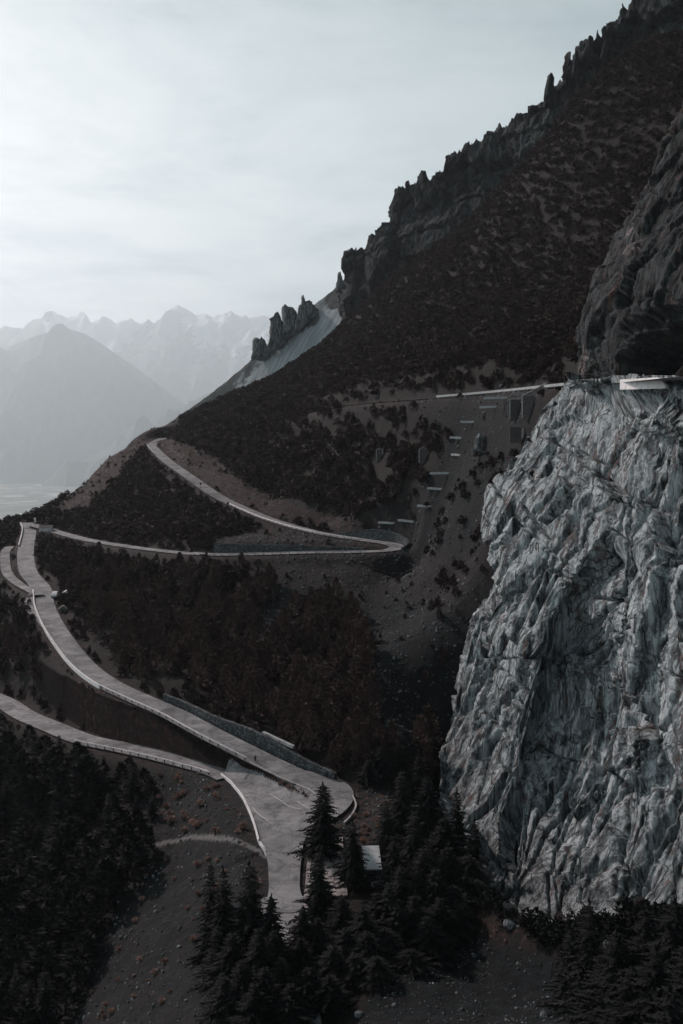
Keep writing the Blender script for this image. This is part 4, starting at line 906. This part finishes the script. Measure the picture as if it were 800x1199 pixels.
for a in [(690,1052,90,2.6),(755,1060,84,2.8),(790,1050,80,3.2),(722,1085,84,3.0),(668,1085,97,2.2),(768,1108,76,3.2),(742,1130,78,3.0),(805,1100,72,3.4),(705,1112,86,2.4),(785,1150,70,3.0)]: spruce(*a, *G4)
SHB = []
for s in range(4):
    v, f = scrub_shape(s + 90, 260, .5, .9, 2.2); me = np_mesh('dark_shrub', v, f); me.materials.append(M_SPRUCE); SHB.append(me)
for k in range(46):
    x_ = rs.uniform(545, 800); y_ = np.interp(x_, [545, 600, 640, 680, 730, 800], [1045, 1070, 1097, 1094, 1086, 1090]) + abs(rs.normal(0, 7)) - 3; w_ = hit(x_, y_); s = rs.uniform(1.0, 3.2)
    o = bpy.data.objects.new('dark_shrub', SHB[k % 4]); COL.objects.link(o); o.location = w_ - np.array([0, 0, .15]); o.scale = (s * 1.15, s * 1.15, s); o.rotation_euler = (0, 0, rs.uniform(0, 6.28)); props(o, 'near black shrub along the foot of the great pale cliff', 'shrub', 'shrubs along the cliff foot')
# the black wood at the lower left
ax, ay = np.meshgrid(np.arange(-90, 0, 3.9), np.arange(104, 215, 3.9)); bx = (ax + rs.uniform(-1.6, 1.6, ax.shape)).ravel(); by = (ay + rs.uniform(-1.6, 1.6, ay.shape)).ravel()
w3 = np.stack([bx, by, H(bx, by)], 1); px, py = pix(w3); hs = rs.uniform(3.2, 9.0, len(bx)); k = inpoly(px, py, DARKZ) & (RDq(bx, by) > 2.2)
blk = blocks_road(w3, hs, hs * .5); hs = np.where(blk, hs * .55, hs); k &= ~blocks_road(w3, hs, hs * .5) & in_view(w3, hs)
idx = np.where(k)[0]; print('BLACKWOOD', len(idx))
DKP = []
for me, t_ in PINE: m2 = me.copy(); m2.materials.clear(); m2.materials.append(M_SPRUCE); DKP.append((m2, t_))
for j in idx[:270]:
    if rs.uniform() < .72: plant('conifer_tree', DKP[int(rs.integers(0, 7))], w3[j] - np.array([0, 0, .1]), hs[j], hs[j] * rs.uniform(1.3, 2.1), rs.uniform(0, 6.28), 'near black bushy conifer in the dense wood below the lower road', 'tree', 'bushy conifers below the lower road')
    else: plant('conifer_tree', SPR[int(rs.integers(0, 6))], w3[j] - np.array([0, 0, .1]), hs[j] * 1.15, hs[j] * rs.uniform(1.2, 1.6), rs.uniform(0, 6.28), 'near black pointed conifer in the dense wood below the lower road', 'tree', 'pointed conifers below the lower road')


# dry grass, dry bushes, stones
def spots(poly, n, rs, d0=60, d1=900):
    xs = [p[0] for p in poly]; ys = [p[1] for p in poly]; out = []
    while len(out) < n:
        x = rs.uniform(min(xs), max(xs)); y = rs.uniform(min(ys), max(ys))
        if inpoly(np.array([x]), np.array([y]), poly)[0]:
            h_ = hit(x, y)
            if RDq(np.array([h_[0]]), np.array([h_[1]]))[0] > .5: out.append(h_)
    return out
DRY = []
for s in range(4):
    v, f = grass_shape(s, 90); me = np_mesh('dry_bush', v, f); me.materials.append(M_DRYG); DRY.append(me)
def bushes(poly, n, lab, grp, lo, hi):
    for h_ in spots(poly, n, rs):
        o = bpy.data.objects.new('dry_bush', DRY[int(rs.integers(0, 4))]); COL.objects.link(o); o.location = h_ - np.array([0, 0, .08]); s = rs.uniform(lo, hi); o.scale = (s, s, s * rs.uniform(.7, 1.1)); o.rotation_euler = (0, 0, rs.uniform(0, 6.28)); props(o, lab, 'bush', grp)
bushes([(185,900),(255,914),(292,962),(285,978),(200,975),(180,940)], 34, 'small rust coloured dry bush on the bank below the railed lower road', 'dry bushes below the lower road', .7, 1.7)
bushes([(170,1005),(290,1005),(250,1100),(200,1190),(90,1195),(130,1080)], 40, 'small rust coloured dry bush on the stony slope below the footpath', 'dry bushes below the footpath', .5, 1.3)
bushes([(278,888),(300,893),(360,932),(345,938)], 16, 'small rust coloured dry bush on the strip inside the lower hairpin', 'dry bushes inside the lower hairpin', .7, 1.3)
bushes([(405,955),(470,940),(475,985),(425,1000)], 26, 'pale rust dry bush on the bank between the lower hairpin and the hut', 'dry bushes above the hut', .6, 1.2)
gp = []; gh = []
fl = rd.ravel(); cand = np.where((fl > .3) & (RD.ravel() > .25) & (np.abs(T[None] + 0 * yy).ravel() < .36))[0]
# area-true sampling: the sheet is finer near the camera
ar = (yy ** 2).ravel()[cand]; cand = rs.choice(cand, 9000, p=ar * fl[cand] / (ar * fl[cand]).sum())
gp = np.stack([xx.ravel()[cand], yy.ravel()[cand], zz.ravel()[cand] - .05], 1); gs = rs.uniform(.35, 1.0, len(gp)) * np.where(gp[:, 1] > 330, 1.25, 1)
scatter('dry_grass', [grass_shape(s + 9, 14) for s in range(6)], gp, gs * rs.uniform(.6, 1.1, len(gp)), gs, M_DRYG, 'rust coloured dry grass tufts on the road banks', rs)
# stones on the scree
ic = bmesh.new(); bmesh.ops.create_icosphere(ic, subdivisions=1, radius=1); icv = np.array([v.co for v in ic.verts]); icf = np.array([[v.index for v in f.verts] for f in ic.faces]); ic.free()
scz = (1 - fo).ravel() * (1 - .7 * fl); cand = np.where((scz > .3) & (RD.ravel() > .4) & (yy.ravel() < 310) & (np.abs(T[None] + 0 * yy).ravel() < .36))[0]
cand = rs.choice(cand, 13000, p=(yy.ravel()[cand] ** 1.2) / (yy.ravel()[cand] ** 1.2).sum()); n = len(cand)
sz = .042 * (1 / rs.uniform(.04, 1, n)) ** .62 * (yy.ravel()[cand] / 130) ** .8; sz = np.minimum(sz, .5)
pos = np.stack([xx.ravel()[cand], yy.ravel()[cand], zz.ravel()[cand]], 1) + rs.normal(0, .2, (n, 3)) * np.array([1, 1, 0])
V = icv[None] * (1 + rs.uniform(-.3, .3, (n, len(icv), 1))) * sz[:, None, None] * rs.uniform(.6, 1.3, (n, 1, 3)) + pos[:, None]
props(link('rubble', np_mesh('rubble', V.reshape(-1, 3), (icf[None] + (np.arange(n) * len(icv))[:, None, None]).reshape(-1, 3)), M_STONE), 'grey stones strewn over the scree', kind='stuff')

# ------------------------------------------------------------------ rails, walls, markings
def sweep_mesh(name, c, sec, z0=None):
    """sec: closed list of (offset to the right, height) carried along path c"""
    k = len(sec); V = np.stack([offset(c, o, h) for o, h in sec], 1); n = len(c)
    i = np.arange(n * k).reshape(n, k); j = np.roll(i, -1, 1); f = np.stack([i[:-1], j[:-1], j[1:], i[1:]], -1).reshape(-1, 4)
    me = bpy.data.meshes.new(name); me.from_pydata(V.reshape(-1, 3).tolist(), [], f.tolist() + [i[0][::-1].tolist(), i[-1].tolist()]); me.update()
    bm = bmesh.new(); bm.from_mesh(me); bmesh.ops.recalc_face_normals(bm, faces=bm.faces); bm.to_mesh(me); bm.free(); return me
def piece(k, a, b, off):         # part of a road edge
    i, j = sorted((near(k, *a), near(k, *b))); return offset(CL[k][i:j + 1], off)
def gp_path(pts, step=1.0, dz=0.0):   # a path along the ground through photo points
    c = catmull([hit(*p) for p in pts], step); c[:, 2] = H(c[:, 0], c[:, 1]) + dz; return c
BEAM = [(0, .50), (.07, .55), (.02, .625), (.07, .70), (0, .76), (-.035, .76), (-.035, .50)]
def guardrail(c, label, spacing=2.6, sgn=1, mat=M_RAIL, post=M_POST, cat='guardrail', name='guardrail', sec=None):
    o = empty(name, tuple(c[0]), 0, label, cat); cc = c - c[0]
    link('rail', sweep_mesh('rail', cc, [(a * sgn, h) for a, h in (sec or BEAM)]), mat, o)
    L = np.concatenate([[0], np.cumsum(np.linalg.norm(np.diff(c, axis=0), axis=1))]); t = tang(c)
    for s in np.arange(.3, L[-1], spacing)[:95]:
        p = np.array([np.interp(s, L, cc[:, d]) for d in range(3)]); ii = min(int(np.searchsorted(L, s)), len(c) - 1)
        MB().box((0, 0, .05), (.13, .16, 1.36), math.atan2(t[ii][1], t[ii][0])).build('post', post, o, tuple(p + np.array([t[ii][1], -t[ii][0], 0]) * (-.11 * sgn)))
    return o
guardrail(piece('lower_road', (98,866,197), (262,906,172.5), -2.5), 'long steel guardrail on the downhill edge of the lower road', 2.4, -1)
guardrail(piece('middle_road', (131,803,206.5), (300,886,171.5), 2.5), 'long steel guardrail on the downhill edge of the middle road', 2.4, 1)
guardrail(piece('upper_road', (235,649.3,299), (432,646.5,283), 2.3), 'nearly level guardrail below the upper hairpin, along its lower arm', 2.6, 1)
guardrail(piece('upper_road', (272,590,358), (428,633,297.5), -2.3), 'guardrail slanting down along the upper arm of the upper hairpin', 2.8, -1)
guardrail(piece('upper_road', (190,534,470), (175,519,546), -2.35), 'short pale guardrail at the topmost bend on the ridge', 3.0, -1, M_PARAPET)
FENCE = [(.0, .35), (.05, .35), (.05, .95), (0, .95)]
guardrail(offset(CL['top_road'][near('top_road', 520, 466.5, 306):near('top_road', 672, 453.5, 215)], 2.4), 'pale fence along the high road above the terraced slope', 3.2, 1, M_STRIP, M_POST, 'fence', 'roadside_fence', FENCE)
def low_wall(name, c, h, th, mat, label, cat, coping=None, base=-.5):
    h = np.asarray(h) * np.ones(len(c)); V = []; top = c.copy()
    a = offset(c, -th / 2, base); b = offset(c, th / 2, base); at_ = offset(c, -th / 2); at_[:, 2] += h; bt = offset(c, th / 2); bt[:, 2] += h
    V = np.stack([a, at_, bt, b], 1) - c[0]; n = len(c); i = np.arange(n * 4).reshape(n, 4); j = np.roll(i, -1, 1); f = np.stack([i[:-1], j[:-1], j[1:], i[1:]], -1).reshape(-1, 4)
    me = bpy.data.meshes.new(name); me.from_pydata(V.reshape(-1, 3).tolist(), [], f.tolist() + [i[0].tolist(), i[-1][::-1].tolist()]); me.update()
    bm = bmesh.new(); bm.from_mesh(me); bmesh.ops.recalc_face_normals(bm, faces=bm.faces); bm.to_mesh(me); bm.free()
    o = link(name, me, mat, None, tuple(c[0])); props(o, label, cat)
    if coping is not None:
        k0 = c - c[0]; k0[:, 2] += h; link('coping', sweep_mesh('coping', k0, [(-th / 2 - .05, .002), (-th / 2 - .05, .14), (th / 2 + .05, .14), (th / 2 + .05, .002)]), coping, o)
    return o
low_wall('parapet', piece('middle_road', (36,676,306), (131,803,206.5), 2.6)[14:], .65, .3, M_WHITE, 'long white low parapet on the outer edge of the middle road', 'parapet')
low_wall('parapet', piece('middle_road', (31,613,422), (31,640,362), 2.6), .8, .35, M_WHITE, 'short white parapet where the middle road meets the ridge', 'parapet')
c = catmull([P(259,909.5,171.5), P(271,919,167), P(282,933,161.5), P(291,949,155), P(298,966,149), P(303,984,143.5)], .8)
c[:, 2] = H(c[:, 0], c[:, 1]) + .15; low_wall('parapet', c, .38, .2, M_WHITE, 'white curved parapet on the outside of the lower junction', 'parapet')
c = gp_path([(304,988), (309,995), (315,1005), (318,1012)], .6); low_wall('kerb_wall', c, .35, .3, M_PARAPET, 'short pale kerb where the footpath meets the side road', 'kerb')
c = catmull([P(363,1003,137), P(360,1030,130), P(357,1062,122)], 1.0); c[:, 2] = H(c[:, 0], c[:, 1]); low_wall('kerb_wall', c, .45, .55, M_PLAZA, 'pale pinkish kerb between the side road and the paved yard', 'kerb')
c = catmull([P(413,936,158.5), P(417,946,155), P(411,957,151), P(403,966,148.5)], .8); c[:, 2] = H(c[:, 0], c[:, 1]); low_wall('kerb_wall', c, .4, .25, M_CONC, 'grey kerb round the outside of the lower hairpin', 'kerb')
c = piece('middle_road', (172,822,196), (385,926,160), -3.7); n = len(c); u = np.linspace(0, 1, n); c[:, 2] = c[:, 2] - .2
low_wall('retaining_wall', c, 1.4 + 1.1 * np.exp(-((u - .62) / .22) ** 2) + .25 * fbm(u * 14, u * 0, u * 0, 3), .7, M_DRY, 'rough stone retaining wall along the uphill side of the middle road', 'stone wall')
for a, b, lab in (((279,856), (305,866), 'pale concrete slab left on the rim of the stone retaining wall'), ((309,867.5), (329,873), 'shorter pale concrete slab right on the rim of the stone retaining wall')):
    i = near('middle_road', a[0] + 4, a[1] + 20, 174); j = near('middle_road', b[0] + 4, b[1] + 22, 169); cc = offset(CL['middle_road'][min(i, j):max(i, j) + 1], -4.3, 2.35)
    low_wall('concrete_slab', cc,   .18, .6, M_CONC, lab, 'slab', base=-.3)
c = piece('upper_road', (246,649.3,296), (425,646.5,283.5), -3.0); u = np.linspace(0, 1, len(c))
low_wall('retaining_wall', c, 3.3 - 2.4 * u, .6, M_DRY, 'grey stone retaining wall tapering between the two arms of the upper hairpin', 'stone wall', base=-.3)
c = piece('upper_road', (463,643,283), (392,627.5,306), 3.0); u = np.linspace(0, 1, len(c))
low_wall('retaining_wall', c, .8 + 2.4 * np.sin(np.clip(u * 3.3, 0, 3.14)), .6, M_DRY, 'grey stone wall above the turn of the upper hairpin', 'stone wall', base=-.3)
c = piece('upper_road', (100,631,368), (60,622,402), 3.2)
# markings
def line(k, a, b, off, w=.14):
    c = piece(k, a, b, 0); o = ROADS[k][0] - off if off > 0 else -(ROADS[k][0] + off); strip('road_marking', c, -(o - w / 2), o + w / 2, M_LINE, .06 + .012 * list(CL).index(k) + .03, n=2)
i = near('middle_road', 302, 888, 171)
mc = CL['middle_road'][i:]; strip('road_marking', mc, -2.4, 2.55, M_LINE, .13, n=2)
lc = CL['lower_road'][:near('lower_road', 300, 926, 162)]; strip('road_marking', lc, -2.4, 2.55, M_LINE, .26, n=2)
strip('road_marking', CL['lower_road'][near('lower_road', 390, 950, 153):near('lower_road', 290, 921, 164.5)], 0 + 3.0, -2.85, M_LINE, .13, n=2) if False else None
def scar(pts, w, name='road_marking', mat=M_LINE, dz=.20):
    c = catmull([P(*p) for p in pts], .5); c[:, 2] = -59.5; cr = CL['lower_road']
    for r in range(len(c)): c[r, 2] = cr[np.argmin(np.hypot(cr[:, 0] - c[r, 0], cr[:, 1] - c[r, 1])), 2]
    strip(name, c, w / 2, w / 2, mat, dz, n=2)
scar([(316,929,161), (330,939,157.5), (340,946,155), (352,949.5,154)], .13)
scar([(296,948,155), (303,957,152), (314,966,149.5)], .12)

# ------------------------------------------------------------------ terraces, wedge walls
TER = [((571,467),(616,466)), ((565,477.5),(597,476)), ((542,494.5),(566,495)), ((529,513),(548,514)), ((530,533),(543,534)), ((507,555),(541,554.5)), ((503,572.5),(527,574)), ((491,593),(513,594.5)), ((469,610),(497,613)), ((445,612.5),(463,613.5))]
ORD = ['topmost', 'second', 'third', 'fourth', 'fifth', 'sixth', 'seventh', 'eighth', 'ninth', 'lowest']
for (a, b), w in zip(TER, ORD):
    m_ = ((a[0] + b[0]) / 2, (a[1] + b[1]) / 2 + .4); tt_ = np.linspace(0, 1, 9); ds = np.array([hit(a[0] + (b[0] - a[0]) * t, a[1] + (b[1] - a[1]) * t)[1] for t in tt_]); ds = np.median(ds) + np.clip(np.polyfit(tt_, ds, 1)[0], -6, 6) * (tt_ - .5) - .4; c = np.stack([P(a[0] + (b[0] - a[0]) * (t * 1.3 - .1), a[1] + (b[1] - a[1]) * (t * 1.3 - .1), d_) for t, d_ in zip(tt_, ds)])
    low_wall('terrace_edge', c, .42 + .1 * rs.uniform(size=len(c)), .4, M_STRIP, '%s pale timber terrace edge %s on the grey terraced slope' % (w, 'from the top' if w not in ('topmost', 'lowest') else 'of all'), 'terrace edge', base=-.12)
def wedge(px, py, w, h, L, rise, rz, label, dark=M_CONCD, skew=.55):
    p = hit(px, py); o = empty('wedge_wall', tuple(p), rz, label, 'concrete wall')
    fl_, fr = (-w / 2, 0), (w / 2, 0); ap = (w * skew, L)
    MB().hull([(*fl_, -1), (*fr, -1), (ap[0], ap[1], -1), (*fl_, h), (*fr, h), (ap[0], ap[1], h + rise)]).build('wall', dark, o)
    m = MB(); e = .13
    for a, b in (((*fl_, -.5), (*fl_, h)), ((*fr, -.5), (*fr, h)), ((*fl_, h), (ap[0], ap[1], h + rise)), ((*fr, h), (ap[0], ap[1], h + rise))): m.cyl(a, b, e, n=6)
    m.build('edge_trim', M_CONC, o)
wedge(444.5, 538, 2.1, 3.0, 3.2, 2.0, math.radians(-8), 'small concrete wedge wall with pale edges, leftmost among the dark pines', skew=1.0)
wedge(497, 540, 3.1, 3.3, 3.6, 2.9, math.radians(-10), 'concrete wedge wall with pale edges at the left rim of the terraced slope', skew=.9)
wedge(605, 489, 3.1, 4.2, 2.0, .5, math.radians(-6), 'dark square concrete wall block at the right rim of the terraces', skew=.5)
wedge(620, 487, 3.3, 4.6, 3.2, 3.0, math.radians(-25), 'tall pointed concrete wedge wall behind the dark square block', skew=.95)
def ruin():
    p = hit(612, 517); o = empty('small_ruin', tuple(p), 0, 'low dark roofless stone shelter with a pale pillar beside the cliff edge', 'ruin')
    MB().box((-1.6, .6, 1.1), (2.6, .5, 3.4)).build('wall', M_CONCD, o); MB().box((2.6, .9, 1.1), (4.0, .5, 3.2), .12).build('wall', M_CONCD, o); MB().box((.2, .25, 1.2), (.35, .5, 3.6)).build('pillar', M_CONC, o); MB().box((.6, .7, 2.95), (7.2, .8, .28)).build('lintel', M_CONCD, o)
ruin()
rock_lump('outcrop', [(555,528),(556,514),(561,507),(568,509),(569,522),(566,534)], 3.0, 262, 'pale upright rock outcrop beside the terraced slope', 'rock', 21, M_STONE)

# ------------------------------------------------------------------ parapet at the tunnel mouth
a = P(727.5, 455.5, 161); b = P(781, 454, 142.5); n = 14
c = np.stack([np.linspace(a[i], b[i], n) for i in range(3)], 1); hh_ = np.full(n, 1.55); hh_[-2:] = (1.1, .35)
low_wall('parapet', c, hh_, .45, M_WHITE, 'bright white parapet on the cliff rim below the dark tunnel mouth', 'parapet', base=-.1)

# ------------------------------------------------------------------ small buildings and things by the road
def house():
    p = P(52.5, 628, 398); g = H(p[0], p[1]); o = empty('roadside_house', (p[0], p[1] + 2.2, g), math.radians(6), 'small white walled house beside the ridge end of the road', 'house'); h = 3.3 + (p[2] - g)
    m = MB(); m.box((0, 0, h / 2 - .4), (5.0, 4.0, h + .8)); m.build('wall', M_WHITE, o)
    m = MB(); m.hull([(-2.8, -2.3, h), (2.8, -2.3, h), (2.8, 2.4, h), (-2.8, 2.4, h), (-2.8, .2, h + 1.0), (2.8, .2, h + 1.0)]); m.build('roof', M_ROOF, o)
    w = MB().box((-2.51, 0, h * .55), (.06, .9, 1.0)).build('window', M_GLASS, o); 
house()
def shed(px, py, w, l, h, rz, label, roofmat):
    p = hit(px, py); o = empty('roadside_shed', tuple(p), rz, label, 'shed')
    MB().box((0, 0, h / 2 - .3), (w, l, h + .6)).build('wall', M_WOOD, o)
    MB().hull([(-w / 2 - .3, -l / 2 - .3, h), (w / 2 + .3, -l / 2 - .3, h), (w / 2 + .3, l / 2 + .3, h), (-w / 2 - .3, l / 2 + .3, h), (-w * .1, -l / 2 - .3, h + .9), (w * .1, -l / 2 - .3, h + .9), (-w * .1, l / 2 + .3, h + .9), (w * .1, l / 2 + .3, h + .9)]).build('roof', roofmat, o)
    MB().box((0, -l / 2 - .02, h * .45), (.8, .05, h * .8)).build('door', M_POST, o)
shed(82, 700, 3.3, 2.6, 1.6, .1, 'low shed with a pale roof beside the middle road', M_WHITE)
shed(74, 716, 1.8, 1.6, .7, .2, 'low tan roofed box in front of the pale roofed shed', M_WOOD)
def car(px, py, rz, label):
    p = hit(px, py); o = empty('parked_car', tuple(p), rz, label, 'car')
    m = MB(); pr = [(-2.0,.35),(-2.05,.75),(-1.9,.92),(-1.2,.98),(-.75,1.42),(.95,1.46),(1.75,1.0),(2.0,.9),(2.05,.4)]
    m.hull([(x, s * .82 * (1 if z < 1.1 else .82), z) for x, z in pr for s in (-1, 1)]); m.build('body', M_CARW, o)
    for s in (-1, 1): MB().hull([(x, s * y, z) for x, z, y in ((-1.0,1.02,.835),(1.45,1.04,.835),(.9,1.38,.71),(-.7,1.36,.71),(-1.0,1.02,.80),(1.45,1.04,.80))]).build('side_window', M_GLASS, o)
    MB().hull([(-1.22,-.68,1.0),(-1.22,.68,1.0),(-.8,-.6,1.37),(-.8,.6,1.37),(-1.15,.6,1.0),(-1.15,-.6,1.0)]).build('windscreen', M_GLASS, o)
    for x in (-1.3, 1.3):
        for s in (-1, 1): MB().cyl((x, s * .66, .32), (x, s * .86, .32), .32, n=14).build('wheel', M_RUBBER, o)
car(64.5, 699, math.radians(96), 'white car parked beside the middle road at the lay-by')
def small_sign(px, py, h, r, label, head, name='road_sign', cat='road sign', rz=0, two=False):
    p = hit(px, py); o = empty(name, tuple(p), rz, label, cat)
    MB().cyl((0, 0, -.3), (0, 0, h), .06).build('post', M_POST, o)
    MB().cyl((0, -.05, h - r), (0, -.11, h - r), r, n=20).build('sign_plate', head, o)
    if two: MB().cyl((.1, -.05, h - r * 3), (.1, -.11, h - r * 3), r * .9, n=20).build('mirror', M_WHITE, o)
small_sign(235, 573, 2.6, .42, 'round road sign seen from behind, upper one beside the slanting road', M_POST)
small_sign(267, 597, 2.8, .45, 'round road sign seen from behind, lower one beside the slanting road', M_POST)
small_sign(41, 619, 4.4, .5, 'post with two round white plates beside the white walled house', M_WHITE, 'mirror_post', 'road mirror', 0, True)
def bollard():
    p = P(299, 889.5, 169.6); i = near('middle_road', 299, 887, 171); z = CL['middle_road'][i][2] + .07; o = empty('marker_post', (p[0], p[1], z), 0, 'short dark marker post on the road near the lower hairpin', 'marker post')
    MB().cyl((0, 0, 0), (0, 0, .5), .16, .13).build('base', M_POST, o); MB().cyl((0, 0, .5), (0, 0, .85), .24, .12, 14).build('head', M_POST, o)
bollard()
def utility_pole(px, top, bot, d, label, double=0):
    t = P(px, top, d); g = H(t[0], d); h = t[2] - g; o = empty('utility_pole', (t[0], d, g), 0, label, 'utility pole')
    xs = [0] if not double else [-double / 2, double / 2]
    for x in xs: MB().cyl((x, 0, -.3), (x * .93, 0, h), .15, .11).build('pole', M_WOOD, o)
    ar = 1.7 if not double else double + 1.4; ca = MB().box((0, -.16, h - .35), (ar, .12, .16)).build('crossarm', M_WOOD, o)
    for x in np.linspace(-ar / 2 + .15, ar / 2 - .15, 3): MB().cyl((x, -.16, h - .27), (x, -.16, h + .05), .06, .04).build('insulator', M_CONC, ca)
utility_pole(175, 689, 724, 268, 'single wooden utility pole with a crossarm in the dark wood')
utility_pole(251, 727, 765, 236, 'double wooden utility pole with one crossarm in the dark wood', 1.25)
def hut():
    p = hit(437, 1034); o = empty('stone_hut', tuple(p), math.radians(4), 'small hut with a mottled pale roof beside the paved yard', 'hut')
    MB().box((0, 1.8, .7), (2.0, 3.2, 2.6)).build('wall', M_CONCD, o)
    MB().hull([(-1.15, -.15, 1.75), (1.15, -.15, 1.75), (1.15, 3.7, 3.2), (-1.15, 3.7, 3.2), (-1.15, -.15, 1.9), (1.15, -.15, 1.9), (1.15, 3.7, 3.35), (-1.15, 3.7, 3.35)]).build('roof', M_PARAPET, o)
    MB().box((0, .19, .75), (.8, .05, 1.6)).build('door', M_POST, o)
hut()
c = gp_path([(436,1039), (446,1036), (458,1037)], .5); low_wall('garden_wall', c, .5, .4, M_CONC, 'low grey wall in front of the pale roofed hut', 'wall')
def board():
    p = hit(597, 1074); o = empty('wooden_panel', tuple(p), math.radians(-12), 'small weathered slatted wooden panel at the cliff foot', 'wooden panel')
    m = MB(); [m.box((-.72 + .16 * i, 0, 1.05), (.14, .04, .95)) for i in range(10)]; m.build('slats', M_WOOD, o)
    for x in (-.6, .6): MB().box((x, .06, .7), (.09, .08, 1.9)).build('post', M_WOOD, o)
board()
for px, py, r, lab in ((597,1084,.75,'largest pale boulder at the cliff foot below the wooden panel'), (609,1071,.4,'small pale boulder right of the wooden panel'), (607,1086,.28,'pale stone just right of the largest boulder'), (421,1190,.5,'flat pale stone lying alone at the bottom of the clearing'), (713,1108,.6,'pale boulder between the dark spruces at the cliff foot'), (155,1171,.25,'small pale stone alone on the lower left slope'), (462,1178,.3,'small grey stone at the left rim of the stony clearing'), (638,1190,.45,'grey stone near the bottom right of the stony clearing'), (427,915,.5,'pale rock on the bank just outside the lower hairpin'), (502,925,.8,'pale rock at the foot of the slope beside the cliff')):
    w = hit(px, py); bm = bmesh.new(); bmesh.ops.create_icosphere(bm, subdivisions=3, radius=r); s_ = px
    for v in bm.verts:
        f_ = 1 + .35 * float(fbm(np.array([v.co.x / r + s_]), np.array([v.co.y / r]), np.array([v.co.z / r]), 3)[0]); v.co *= f_; v.co.z *= .7
    me = bpy.data.meshes.new('boulder'); bm.to_mesh(me); bm.free(); props(link('boulder', me, M_STONE, None, tuple(w + np.array([0, 0, r * .25]))), lab, 'boulder')
